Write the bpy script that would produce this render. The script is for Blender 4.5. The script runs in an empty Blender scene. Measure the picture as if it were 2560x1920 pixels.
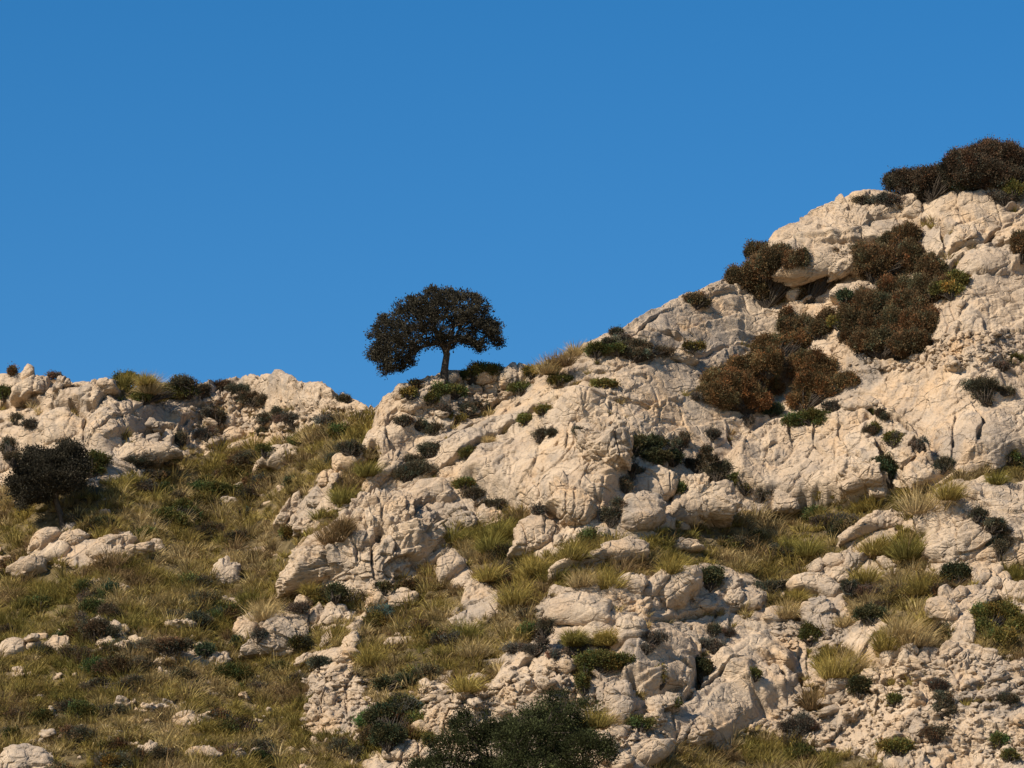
import bpy, math, random
import numpy as np
from mathutils import Vector

# ------------------------------------------------------------------ camera, sky, sun, exposure
sc = bpy.context.scene
COL = sc.collection
R = math.radians
HFOV, PITCH = R(12.0), R(14.0)
W, H = 2212.0, 1659.0                       # measuring units of the photograph
F = (W / 2) / math.tan(HFOV / 2)
CAMZ = 1.7
cd = bpy.data.cameras.new('camera'); cam = bpy.data.objects.new('camera', cd); COL.objects.link(cam)
cd.sensor_width = 36; cd.lens = 18 / math.tan(HFOV / 2); cd.clip_start = 0.5; cd.clip_end = 30000
cam.location = (0, 0, CAMZ); cam.rotation_euler = (R(90) + PITCH, 0, 0)
sc.camera = cam

SUN_EL, SUN_AZ = R(36), R(-135)             # azimuth clockwise from +y (view direction)
w = bpy.data.worlds.new('World'); sc.world = w; w.use_nodes = True
nt = w.node_tree; bg = nt.nodes['Background']
sky = nt.nodes.new('ShaderNodeTexSky'); sky.sky_type = 'NISHITA'; sky.sun_disc = False
sky.sun_elevation = SUN_EL; sky.sun_rotation = SUN_AZ
sky.altitude = 600; sky.air_density = 1.0; sky.dust_density = 0.35; sky.ozone_density = 3.0
hs = nt.nodes.new('ShaderNodeHueSaturation'); hs.inputs['Saturation'].default_value = 1.39
nt.links.new(sky.outputs[0], hs.inputs['Color']); nt.links.new(hs.outputs[0], bg.inputs[0])
bg.inputs[1].default_value = 0.087
ld = bpy.data.lights.new('sun', 'SUN'); ld.energy = 4.7; ld.angle = R(0.5); ld.color = (1.0, 0.87, 0.70)
lo = bpy.data.objects.new('sun', ld); COL.objects.link(lo)
sd = Vector((math.sin(SUN_AZ) * math.cos(SUN_EL), math.cos(SUN_AZ) * math.cos(SUN_EL), math.sin(SUN_EL)))
lo.rotation_euler = sd.to_track_quat('Z', 'Y').to_euler(); lo.location = (-40, 60, 120)
sc.view_settings.view_transform = 'Standard'; sc.view_settings.look = 'None'
sc.view_settings.exposure = 0.42; sc.view_settings.gamma = 1.0
sc.cycles.max_bounces = 5; sc.cycles.diffuse_bounces = 3

# ------------------------------------------------------------------ measuring helpers
CROP = {'P': (0, 0, 1), 'A': (0, 777.7, .25), 'B': (432, 777.7, .25), 'C': (950.5, 993.7, .25), 'D': (1659, 777.7, .25),
        'E': (432, 1244, .25), 'F': (1080, 1244, .25), 'G': (1659, 1123, .25), 'H': (734.4, 587.5, .336),
        'I': (1469, 276.5, .336), 'J': (1469, 725.8, .336), 'K': (1469, 1175, .336), 'L': (605, 1296, .336),
        'Q': (734.4, 1036.8, .336), 'M': (0, 1209.6, .336), 'N': (0, 760, .336)}
def conv(c, pts):
    x0, y0, s = CROP[c]
    return np.array([(x0 + p[0] * s, y0 + p[1] * s) for p in pts], float)
cp, sp_ = math.cos(PITCH), math.sin(PITCH)
def ray(px, py):
    dx = (np.asarray(px, float) - W / 2) / F; dy = (H / 2 - np.asarray(py, float)) / F
    k = cp - dy * sp_
    return dx / k, (sp_ + dy * cp) / k        # x per metre of depth, z per metre of depth

# ------------------------------------------------------------------ noise
def _hash(ix, iy, iz, seed):
    h = (ix.astype(np.uint32) * np.uint32(374761393) + iy.astype(np.uint32) * np.uint32(668265263)
         + iz.astype(np.uint32) * np.uint32(2147483647) + np.uint32(seed * 1013904223 % 4294967296))
    h = (h ^ (h >> np.uint32(13))) * np.uint32(1274126177)
    h = (h ^ (h >> np.uint32(16))) * np.uint32(2246822519)
    return h ^ (h >> np.uint32(15))
def _u(h, k):
    h = (h + np.uint32(k * 2654435761 % 4294967296)) * np.uint32(1597334677)
    h = h ^ (h >> np.uint32(15))
    return (h & np.uint32(0xffffff)).astype(np.float32) / np.float32(0xffffff)
def noise(P, scale, seed=0):
    Q = (P / scale).astype(np.float32); c = np.floor(Q); f = Q - c; c = c.astype(np.int64)
    u = f * f * f * (f * (f * 6 - 15) + 10)
    out = 0
    for dx in (0, 1):
        for dy in (0, 1):
            for dz in (0, 1):
                h = _hash(c[:, 0] + dx, c[:, 1] + dy, c[:, 2] + dz, seed)
                g = ((_u(h, 1) * 2 - 1) * (f[:, 0] - dx) + (_u(h, 2) * 2 - 1) * (f[:, 1] - dy) + (_u(h, 3) * 2 - 1) * (f[:, 2] - dz))
                wt = (u[:, 0] if dx else 1 - u[:, 0]) * (u[:, 1] if dy else 1 - u[:, 1]) * (u[:, 2] if dz else 1 - u[:, 2])
                out = out + g * wt
    return out * 1.6
def fbm(P, scale, octv=4, seed=0, gain=.5):
    o = 0; a = 1.0
    for k in range(octv):
        o = o + a * noise(P, scale / 2 ** k, seed + k * 7); a *= gain
    return o
def vor(P, scale, seed=0):
    Q = (P / scale).astype(np.float32); b = np.floor(Q - .5); n = len(Q)
    F1 = np.full(n, 9., np.float32); F2 = F1.copy(); idh = np.zeros(n, np.uint32); V = np.zeros((n, 3), np.float32)
    for dx in (0, 1):
        for dy in (0, 1):
            for dz in (0, 1):
                cx, cy, cz = b[:, 0] + dx, b[:, 1] + dy, b[:, 2] + dz
                h = _hash(cx.astype(np.int64), cy.astype(np.int64), cz.astype(np.int64), seed)
                v = np.stack([Q[:, 0] - cx - .5 - (_u(h, 1) - .5) * .8, Q[:, 1] - cy - .5 - (_u(h, 2) - .5) * .8,
                              Q[:, 2] - cz - .5 - (_u(h, 3) - .5) * .8], 1)
                d = np.sqrt((v * v).sum(1)); m = d < F1
                F2 = np.where(m, F1, np.minimum(F2, d)); F1 = np.where(m, d, F1)
                idh = np.where(m, h, idh); V[m] = v[m]
    return F1, F2, idh, V
def sstep(x, a, b):
    t = np.clip((x - a) / (b - a), 0, 1); return t * t * (3 - 2 * t)
def facet(P, scale, seed, tilt=1.0, edge=.10):
    F1, F2, h, V = vor(P, scale, seed)
    g = (np.stack([_u(h, 5), _u(h, 6), _u(h, 7)], 1) - .5) * 2 * tilt
    val = (_u(h, 8) - .5) + (g * V).sum(1)
    gm = sstep(noise(P, scale * 2.3, seed + 90), -.15, .3)
    return val - .42 * gm * (1 - sstep(F2 - F1, 0, edge))
# beds of the limestone dip towards the lower left of the picture
def bedspace(P):
    a = R(24)
    return np.stack([(P[:, 0] * math.cos(a) + P[:, 2] * math.sin(a)) / 1.9, P[:, 1] / 1.3, (-P[:, 0] * math.sin(a) + P[:, 2] * math.cos(a))], 1)
def rockdisp(P, rub):
    P = P.astype(np.float32)
    wv = np.stack([noise(P, 2.2, 31), noise(P, 2.2, 32), noise(P, 2.2, 33)], 1)
    Pw = P + wv * .55
    B = bedspace(Pw)
    k = .30 + .70 * rub
    d = .24 * noise(P, 3.4, 3)
    q = B[:, 2] / 1.5 + .5 * noise(P, 4, 9); f = q - np.floor(q)
    am = sstep(noise(P, 6, 12), -.35, .25)
    d = d + .27 * am * (np.minimum(f / .86, 1) - sstep(f, .88, 1.0))
    q = B[:, 2] / .52 + .8 * noise(P, 1.9, 19); f = q - np.floor(q)
    d = d + .12 * sstep(noise(P, 2.6, 14), -.3, .3) * (np.minimum(f / .8, 1) - sstep(f, .84, 1.0))
    d = d + .30 * k * facet(B, 1.45, 5, 1.1, .07)
    m2 = sstep(noise(P, 2.8, 44) + .5 * rub, -.30, .45)
    d = d + (.022 + .12 * m2 * k + .06 * rub) * facet(Pw + 7, .60, 8, 1.3, .13)
    m3 = sstep(noise(P, 1.9, 47) + .6 * rub, -.35, .4)
    d = d + (.008 + .026 * m3 + .04 * rub) * facet(Pw + 3, .25, 11, 1.3, .22)
    J = Pw * np.array([1 / .85, 1 / .85, 1 / 3.0]) + 11                      # steep joints
    F1, F2, _, _ = vor(J, 1.4, 15)
    jm = sstep(noise(P, 4.5, 51), -.1, .35)
    d = d - (.12 + .16 * rub) * jm * (1 - sstep(F2 - F1, 0, .075))
    pn = noise(P, .42, 57)
    d = d - .20 * sstep(noise(P, 3.4, 58), -.1, .5) * sstep(pn, .33, .62)       # solution pits
    d = d - .05 * np.abs(fbm(P, .7, 3, 21))
    return d

# ------------------------------------------------------------------ masks, traced on the photograph
MS = 4.0; MX0, MY0 = -320.0, 200.0; MW, MH = 720, 420
gx, gy = np.meshgrid(MX0 + (np.arange(MW) + .5) * MS, MY0 + (np.arange(MH) + .5) * MS)
def inside(poly, X, Y):
    r = np.zeros(X.shape, bool); n = len(poly)
    for i in range(n):
        x1, y1 = poly[i]; x2, y2 = poly[(i + 1) % n]
        if y1 == y2: continue
        c = ((y1 > Y) != (y2 > Y)) & (X < (x2 - x1) * (Y - y1) / (y2 - y1) + x1)
        r ^= c
    return r
def blur(a, k):
    for ax in (0, 1):
        for _ in range(2):
            p = np.pad(a, [(k, k) if i == ax else (0, 0) for i in (0, 1)], mode='edge')
            c = np.cumsum(p, axis=ax); c = np.insert(c, 0, 0, axis=ax)
            n = a.shape[ax]
            a = (np.take(c, np.arange(2 * k + 1, 2 * k + 1 + n), axis=ax) - np.take(c, np.arange(n), axis=ax)) / (2 * k + 1)
    return a
def look(a, px, py):
    fx = np.clip((px - MX0) / MS - .5, 0, MW - 1.001); fy = np.clip((py - MY0) / MS - .5, 0, MH - 1.001)
    ix = fx.astype(int); iy = fy.astype(int); fx = fx - ix; fy = fy - iy
    return (a[iy, ix] * (1 - fx) + a[iy, ix + 1] * fx) * (1 - fy) + (a[iy + 1, ix] * (1 - fx) + a[iy + 1, ix + 1] * fx) * fy

GRASS = [
 ('P', [(-330,1060),(0,1055),(60,1045),(190,1052),(250,1032),(330,1020),(396,985),(470,968),(600,955),(660,925),(720,905),(812,905),(806,930),(775,965),(770,985),(735,995),(715,1015),(700,1020),(660,1060),(600,1100),(592,1135),(640,1150),(690,1150),(660,1165),(625,1215),(603,1283),(640,1300),(690,1290),(760,1285),(800,1300),(760,1340),(740,1390),(690,1400),(640,1420),(680,1440),(660,1480),(655,1570),(760,1590),(800,1610),(780,1660),(780,1900),(-330,1900)]),
 ('P', [(770,1375),(790,1350),(800,1315),(900,1300),(950,1270),(1005,1265),(1010,1300),(960,1320),(985,1345),(1040,1350),(1075,1320),(1130,1330),(1160,1345),(1195,1360),(1150,1385),(1090,1420),(1010,1430),(930,1460),(890,1490),(790,1500),(770,1440),(755,1410)]),
 ('P', [(800,1520),(900,1480),(905,1560),(890,1620),(840,1640),(800,1600)]),
 ('P', [(960,1470),(990,1440),(1060,1440),(1085,1450),(1060,1490),(1020,1505),(970,1490)]),
 ('P', [(985,1150),(1010,1130),(1060,1110),(1110,1100),(1150,1105),(1120,1130),(1105,1160),(1098,1205),(1170,1200),(1250,1165),(1290,1150),(1330,1160),(1400,1165),(1420,1145),(1500,1135),(1600,1118),(1700,1110),(1800,1100),(1900,1085),(1950,1065),(2050,1035),(2130,1012),(2212,990),(2480,940),(2480,990),(2212,1040),(2120,1052),(2050,1065),(2010,1095),(1980,1110),(1900,1120),(1820,1160),(1800,1175),(1850,1185),(1930,1170),(1950,1140),(1990,1140),(2000,1180),(2005,1225),(2090,1250),(2100,1260),(2050,1285),(2010,1320),(2050,1365),(2060,1390),(1990,1400),(1950,1412),(1895,1410),(1925,1350),(1880,1320),(1830,1330),(1830,1280),(1850,1262),(1890,1258),(1930,1222),(1880,1195),(1840,1185),(1790,1210),(1755,1215),(1740,1240),(1700,1262),(1650,1260),(1600,1232),(1530,1215),(1450,1225),(1390,1240),(1350,1262),(1330,1270),(1280,1270),(1200,1270),(1180,1290),(1130,1310),(1100,1330),(1085,1290),(1060,1262),(1030,1252),(1008,1205),(985,1180)]),
 ('P', [(880,1300),(895,1250),(920,1210),(950,1240),(985,1270),(1010,1290),(960,1310)]),
 ('P', [(1645,1270),(1680,1290),(1700,1275),(1780,1290),(1760,1310),(1720,1330),(1690,1335),(1660,1325)]),
 ('P', [(1765,1440),(1770,1410),(1800,1392),(1850,1395),(1865,1425),(1840,1450),(1790,1465)]),
 ('P', [(1740,1540),(1750,1490),(1780,1480),(1790,1530),(1770,1560)]),
 ('P', [(2095,1380),(2110,1310),(2160,1300),(2212,1330),(2480,1340),(2480,1420),(2212,1420),(2130,1405)]),
 ('P', [(2170,1250),(2180,1215),(2260,1190),(2260,1270),(2190,1262)]),
 ('P', [(1380,1760),(1400,1665),(1430,1632),(1500,1610),(1560,1625),(1600,1585),(1640,1578),(1700,1600),(1790,1620),(1900,1640),(1960,1700),(1960,1900),(1380,1900)]),
 ('P', [(718,1070),(725,1045),(745,1020),(790,1000),(825,1000),(822,1020),(800,1045),(790,1085),(740,1090)]),
 ('P', [(690,1150),(690,1110),(770,1102),(780,1120),(740,1150),(715,1170)]),
 ('P', [(1160,800),(1160,770),(1220,745),(1262,735),(1262,760),(1200,790)]),
 ('P', [(255,850),(255,810),(300,800),(430,830),(420,855),(330,872),(290,862)]),
]
BACKROCK = [('A', [(955,920),(980,830),(1060,770),(1240,745),(1400,770),(1490,760),(1590,820),(1350,870),(1150,880),(1000,940)]),
 ('B', [(560,860),(600,800),(840,790),(810,840),(680,870)]), ('C', [(965,1030),(1010,970),(1260,860),(1520,790),(1660,740),(1790,760),(1800,840),(1400,880),(1180,960)]),
 ('E', [(350,660),(520,580),(650,450),(770,340),(1050,260),(1310,290),(1310,400),(1250,420),(960,470),(940,560),(640,655)]),
 ('A', [(250,1659),(290,1560),(500,1475),(770,1530),(1130,1480),(1150,1600),(1310,1590),(1150,1660),(900,1760),(250,1800)]),
 ('M', [(990,670),(1140,610),(1260,560),(1460,600),(1470,650),(1300,700),(1140,660)]),
 ('M', [(540,400),(620,350),(800,370),(820,450),(720,480),(740,560),(620,580)])]
RUBBLE = [('P', [(1740,1500),(1800,1480),(1880,1400),(2060,1400),(2130,1410),(2480,1430),(2480,1900),(1950,1800),(1800,1620),(1740,1590)]),
 ('P', [(655,1440),(760,1400),(800,1500),(830,1580),(655,1580)]), ('P', [(880,1480),(1100,1460),(1250,1400),(1300,1540),(1120,1560),(960,1620),(840,1659),(840,1600)]),
 ('P', [(940,820),(1000,800),(1130,800),(1160,830),(1060,880),(980,900),(900,880)]), ('P', [(1800,780),(1900,760),(2060,720),(2300,700),(2300,830),(2100,800),(1900,800)]),
 ('P', [(400,860),(500,840),(800,870),(812,905),(640,930),(470,960),(400,950)]), ('P', [(1740,1210),(1850,1195),(1940,1230),(1850,1270),(1740,1250)]),
 ('P', [(1270,1560),(1340,1530),(1420,1560),(1420,1620),(1300,1660),(1270,1620)]), ('P', [(1540,1300),(1580,1250),(1640,1290),(1640,1330)]), ('P', [(1300,1290),(1400,1260),(1400,1330),(1330,1350)])]
veg = np.zeros((MH, MW)); rubm = np.zeros((MH, MW))
for c, pts in GRASS: veg[inside(conv(c, pts), gx, gy)] = 1
for c, pts in BACKROCK: veg[inside(conv(c, pts), gx, gy)] = 0
for c, pts in RUBBLE: rubm[inside(conv(c, pts), gx, gy)] = 1
veg_s = blur(veg, 1); veg_b = blur(veg, 12); rub_s = blur(rubm, 5) * .72

# ------------------------------------------------------------------ mesh + material helpers
def mesh_np(name, V, quads=None, tris=None, mat=None, smooth=True, parent=None, col=None, loc=None, attrs=None):
    V = np.asarray(V, np.float32)
    if loc is not None: V = V - np.asarray(loc, np.float32)
    me = bpy.data.meshes.new(name)
    nq = 0 if quads is None else len(quads); ntr = 0 if tris is None else len(tris)
    me.vertices.add(len(V)); me.vertices.foreach_set('co', V.ravel())
    me.loops.add(nq * 4 + ntr * 3); me.polygons.add(nq + ntr)
    idx = []
    if nq: idx.append(np.asarray(quads, np.int32).ravel())
    if ntr: idx.append(np.asarray(tris, np.int32).ravel())
    me.loops.foreach_set('vertex_index', np.concatenate(idx))
    st = np.concatenate([np.arange(nq) * 4, nq * 4 + np.arange(ntr) * 3]).astype(np.int32)
    me.polygons.foreach_set('loop_start', st)
    me.polygons.foreach_set('use_smooth', np.full(nq + ntr, smooth))
    me.update(calc_edges=True)
    if col is not None:
        a = me.attributes.new('Col', 'FLOAT_COLOR', 'POINT')
        c4 = np.ones((len(V), 4), np.float32); c4[:, :3] = col; a.data.foreach_set('color', c4.ravel())
    for k, v in (attrs or {}).items():
        a = me.attributes.new(k, 'FLOAT', 'POINT'); a.data.foreach_set('value', np.asarray(v, np.float32))
    if mat: me.materials.append(mat)
    o = bpy.data.objects.new(name, me); COL.objects.link(o)
    if loc is not None: o.location = loc
    if parent is not None: o.parent = parent; o.location = (0, 0, 0)
    return o
def tag(o, label=None, cat=None, group=None, kind=None):
    if label: o['label'] = label
    if cat: o['category'] = cat
    if group: o['group'] = group
    if kind: o['kind'] = kind
def empty(name, loc):
    o = bpy.data.objects.new(name, None); COL.objects.link(o); o.location = loc; o.empty_display_size = .3; return o

class NT:
    def __init__(s, name):
        s.m = bpy.data.materials.new(name); s.m.use_nodes = True; s.t = s.m.node_tree
        s.b = s.t.nodes['Principled BSDF']; s.b.inputs['Specular IOR Level'].default_value = .06
        s.geo = s.t.nodes.new('ShaderNodeNewGeometry')
    def n(s, typ, ins=None, **kw):
        x = s.t.nodes.new(typ)
        for k, v in kw.items(): setattr(x, k, v)
        for k, v in (ins or {}).items():
            if hasattr(v, 'is_linked') or hasattr(v, 'links'): s.t.links.new(v, x.inputs[k])
            else: x.inputs[k].default_value = v
        return x
    def noise(s, scale, detail=4, rough=.55, vec=None):
        return s.n('ShaderNodeTexNoise', {'Vector': vec or s.geo.outputs['Position'], 'Scale': scale, 'Detail': detail, 'Roughness': rough}).outputs['Fac']
    def ramp(s, fac, pts):
        r = s.n('ShaderNodeValToRGB', {'Fac': fac}); e = r.color_ramp.elements
        while len(e) < len(pts): e.new(.5)
        for el, (p, c) in zip(e, pts):
            el.position = p; el.color = (c, c, c, 1) if isinstance(c, (int, float)) else (*c, 1)
        return r.outputs['Color']
    def mix(s, fac, a, b, mode='MIX'):
        x = s.t.nodes.new('ShaderNodeMix'); x.data_type = 'RGBA'; x.blend_type = mode
        for i, v in ((0, fac), (6, a), (7, b)):
            if hasattr(v, 'links'): s.t.links.new(v, x.inputs[i])
            else: x.inputs[i].default_value = v if i == 0 else (*v, 1)
        return x.outputs[2]
def rock_color(k):
    pos = k.geo.outputs['Position']
    mp = k.n('ShaderNodeMapping', {'Vector': pos, 'Scale': (1.6, 1.6, .35)}).outputs[0]
    c = k.mix(k.ramp(k.noise(.8, 6), [(.35, 0), (.65, 1)]), (.48, .367, .258), (.60, .478, .348))
    c = k.mix(k.ramp(k.noise(.33, 4), [(.50, 0), (.64, .65)]), c, (.34, .29, .24))          # grey weathered patches
    c = k.mix(k.ramp(k.noise(.45, 5, .6, k.n('ShaderNodeMapping', {'Vector': pos, 'Location': (9, 4, 2)}).outputs[0]), [(.52, 0), (.68, .7)]), c, (.62, .43, .255))  # ochre
    c = k.mix(k.ramp(k.noise(1.1, 5, .6, mp), [(.53, 0), (.68, .6)]), c, (.24, .215, .19))      # grey water streaks
    c = k.mix(k.ramp(k.noise(3.2, 7, .7), [(.55, 0), (.66, .6)]), c, (.20, .17, .145))          # lichen
    c = k.mix(k.ramp(k.noise(14, 4, .6), [(.3, .82), (.7, 1.0)]), (0, 0, 0), c, 'MIX')
    return c
def bump(k):
    m = lambda a, b, op: k.n('ShaderNodeMath', {0: a, 1: b}, operation=op).outputs[0]
    n1 = k.noise(2.6, 9, .68); rid = m(m(n1, .5, 'SUBTRACT'), 0.0, 'ABSOLUTE')
    n2 = k.noise(8, 6, .65, k.n('ShaderNodeMapping', {'Vector': k.geo.outputs['Position'], 'Rotation': (0, -.42, 0), 'Scale': (.45, 1, 1.3)}).outputs[0])
    h = m(m(rid, 1.1, 'MULTIPLY'), m(n2, .55, 'MULTIPLY'), 'ADD')
    wp = k.mix(.45, k.geo.outputs['Position'], k.n('ShaderNodeTexNoise', {'Vector': k.geo.outputs['Position'], 'Scale': 1.2, 'Detail': 3}).outputs['Color'], 'ADD')
    for sc_, wd, am in ((.75, .04, -.55), (2.0, .07, -.38)):                    # fine fractures
        vt = k.n('ShaderNodeTexVoronoi', {'Vector': k.n('ShaderNodeMapping', {'Vector': wp, 'Rotation': (0, -.42, 0), 'Scale': (.7, 1, 1.25)}).outputs[0], 'Scale': sc_}, feature='DISTANCE_TO_EDGE').outputs[0]
        c_ = k.ramp(vt, [(0, 1), (wd, 0)]); gate = k.ramp(k.noise(.9 * sc_, 3), [(.46, 0), (.56, 1)])
        h = m(h, m(m(c_, gate, 'MULTIPLY'), am, 'MULTIPLY'), 'ADD')
    b = k.n('ShaderNodeBump', {'Height': h, 'Strength': 1.0, 'Distance': .12})
    k.t.links.new(b.outputs[0], k.b.inputs['Normal'])
k = NT('limestone'); M_ROCK = k.m; k.t.links.new(rock_color(k), k.b.inputs['Base Color']); bump(k); k.b.inputs['Roughness'].default_value = .95
k = NT('hillside'); M_HILL = k.m
va = k.n('ShaderNodeAttribute', attribute_name='veg').outputs['Fac']
soil = k.mix(k.ramp(k.noise(1.3, 5), [(.4, 0), (.6, 1)]), (.085, .066, .034), (.19, .145, .075))
soil = k.mix(k.ramp(k.noise(4, 5, .65), [(.58, 0), (.68, .8)]), soil, (.30, .235, .165))
vf = k.n('ShaderNodeMath', {0: va, 1: k.n('ShaderNodeMath', {0: k.noise(2.2, 5, .6), 1: -.5}, operation='ADD').outputs[0]}, operation='ADD').outputs[0]
k.t.links.new(k.mix(k.ramp(vf, [(.42, 0), (.58, 1)]), rock_color(k), soil), k.b.inputs['Base Color']); bump(k); k.b.inputs['Roughness'].default_value = .95
def leafmat(name, trans=.15):
    k = NT(name); a = k.n('ShaderNodeAttribute', attribute_name='Col').outputs['Color']
    k.t.links.new(k.mix(1.0, a, k.ramp(k.noise(6, 3), [(.3, .65), (.7, 1.0)]), 'MULTIPLY'), k.b.inputs['Base Color'])
    k.b.inputs['Roughness'].default_value = .7
    if trans:
        tr = k.n('ShaderNodeBsdfTranslucent', {'Color': a}); mx = k.n('ShaderNodeMixShader', {0: trans})
        k.t.links.new(k.b.outputs[0], mx.inputs[1]); k.t.links.new(tr.outputs[0], mx.inputs[2])
        k.t.links.new(mx.outputs[0], k.t.nodes['Material Output'].inputs[0])
    return k.m
M_LEAF = leafmat('leaves', .12); M_GRASS = leafmat('grass_blades', .3)
k = NT('bark'); M_BARK = k.m
k.t.links.new(k.ramp(k.noise(9, 5), [(.3, (.035, .028, .022)), (.7, (.09, .075, .06))]), k.b.inputs['Base Color']); k.b.inputs['Roughness'].default_value = .9

# ------------------------------------------------------------------ the hillside, one sheet
SKY = [(-14000,1500),(-6000,1250),(-1500,900),(-300,825),(0,815),(60,806),(84,814),(145,822),(155,831),(200,827),(222,821),(250,824),(330,838),(400,846),(470,837),(497,826),(560,822),(598,813),(638,826),(655,841),(692,838),(743,862),(780,876),(808,889),(814,886),(820,872),(828,863),(852,853),(868,843),(882,838),(939,821),(950,812),(966,806),(1003,805),(1060,802),(1104,800),(1137,803),(1154,797),(1204,778),(1258,748),(1300,730),(1339,718),(1372,698),(1406,678),(1477,645),(1503,630),(1570,604),(1583,596),(1620,585),(1677,560),(1700,515),(1738,490),(1771,470),(1825,452),(1886,440),(1973,424),(2060,412),(2175,404),(2212,402),(2500,375),(3200,450),(6000,900),(14000,1500)]
SK = np.array(SKY, float)
def skyline(px): return np.interp(px, SK[:, 0], SK[:, 1])
DU = 2.0
left, right = [], []
s_, x_ = DU, -260.0
while x_ > -14000: s_ *= 1.22; x_ -= s_; left.append(x_)
s_, x_ = DU, 2480.0
while x_ < 14000: s_ *= 1.22; x_ += s_; right.append(x_)
U = np.array(left[::-1] + list(np.arange(-260, 2480.1, DU)) + right); NC = len(U)
NV = 780; VB = 1760.0
fw = np.linspace(0, 1, NV) ** 1.0
vs = skyline(U)
PY = VB + fw[:, None] * (vs[None, :] - VB); PX = np.broadcast_to(U, PY.shape)
_, T = ray(PX, PY)
vb = look(veg_b, PX, PY)
q = np.stack([PX.ravel() / 300, PY.ravel() / 200, np.zeros(PX.size)], 1)
lown = noise(q, 1.0, 77).reshape(PX.shape)
S = 1.30 - .55 * vb + .07 * lown + .30 * sstep(PX, 1250, 1900) * sstep(-PY, -1250, -900)
lg = np.zeros_like(T)
inc = (T[1:] - T[:-1]) * .5 * (1 / (S[1:] - T[1:]) + 1 / (S[:-1] - T[:-1]))
lg[1:] = np.cumsum(inc, 0)
kk = 45; pad = np.pad(lg, ((0, 0), (kk + 1, kk)), mode='edge'); cs = np.cumsum(pad, 1)      # no abrupt sideways steps
lg = .25 * lg + .75 * (cs[:, 2 * kk + 1:] - cs[:, :-2 * kk - 1]) / (2 * kk + 1)
q0 = np.stack([U / 500, U * 0, U * 0], 1)
Y = (168 + 2.5 * noise(q0, 1.0, 5))[None, :] * np.exp(lg)
A, _ = ray(PX, PY)
X = A * Y; Z = CAMZ + T * Y
fade = (1 - sstep(np.abs(U - W / 2), 1500, 3200))
# below the frame: down to the plain under the camera
ks = np.array([-400, -150, -50, 0, 30, 60, 85, 95, 100, 105, 110, 115, 120, 125, 130, 135, 140, 144, 148, 151, 154, 157, 159, 161, 163, 164.5, 165.6], float)
yb, zb, xb = Y[0], Z[0], X[0]
lowY = []; lowZ = []; lowX = []
for yk in ks:
    y = np.where(yk < 130, yk, yb - (165.9 - yk) * (yb - 130) / 35.9)
    fr = np.clip((y - 88) / (yb - 88), 0, 1)
    lowY.append(y); lowZ.append(zb * fr ** 1.5); lowX.append(np.where(y > 0, xb * np.maximum(y, 60) / yb, xb * 60 / yb))
# behind the ridge
hiY = []; hiZ = []; hiX = []
y = Y[-1].copy(); z = Z[-1].copy(); st = .06; sl = .12
for i in range(60):
    y = y + st; z = np.maximum(z + sl * st, 0 if i > 20 else -99); hiY.append(y.copy()); hiZ.append(z.copy()); hiX.append(A[-1] * y)
    sl = max(sl - .06, -.75); st = st * 1.18
GX = np.vstack([lowX, X, hiX]); GY = np.vstack([lowY, Y, hiY]); GZ = np.vstack([lowZ, Z, hiZ])
NR = GX.shape[0]; L0 = len(ks)
vg = np.zeros_like(GX); rb = np.zeros_like(GX); amp = np.zeros_like(GX)
wq = np.stack([X.ravel(), Y.ravel() * 0, Z.ravel()], 1)
wx = (fbm(wq, 1.1, 3, 61) * 16).reshape(X.shape); wy = (fbm(wq, 1.1, 3, 67) * 11).reshape(X.shape)
vg[L0:L0 + NV] = look(veg_s, PX + wx, PY + wy); rb[L0:L0 + NV] = look(rub_s, PX + wx, PY + wy)
lowl = np.clip((860 - PX) / 150, 0, 1) * np.clip((PY - 1000) / 120, 0, 1)
hol = sstep(fbm(wq * np.array([.55, 1, 1.25]), .95, 3, 131).reshape(X.shape), .52, .66) * lowl       # low ledges breaking through the turf
vg[L0:L0 + NV] *= 1 - hol; rb[L0:L0 + NV] = np.maximum(rb[L0:L0 + NV], .6 * hol)
vg[:L0] = vg[L0]; rb[:L0] = rb[L0]; vg[L0 + NV:] = vg[L0 + NV - 1]; rb[L0 + NV:] = rb[L0 + NV - 1]
amp[L0:L0 + NV] = fade[None, :]
amp[:L0] = fade[None, :] * sstep(ks, 140, 166)[:, None]; amp[L0 + NV:] = fade[None, :] * np.linspace(1, 0, 60)[:, None] ** 2
PT = np.stack([GX.ravel(), GY.ravel(), GZ.ravel()], 1)
N0 = np.array([0, -.90, .43])
act = amp.ravel() > .001
D = np.zeros(len(PT), np.float32)
ia = np.nonzero(act)[0]
for ch in np.array_split(ia, 6):
    rk = rockdisp(PT[ch], rb.ravel()[ch]); v = vg.ravel()[ch]
    soft = .22 * noise(PT[ch], 1.6, 91) + .12 * noise(PT[ch], .6, 92)
    D[ch] = (rk * (1 - v) + (soft - .18) * v)
DD = (D * amp.ravel())[:, None] * N0
PT = PT + DD
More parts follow.
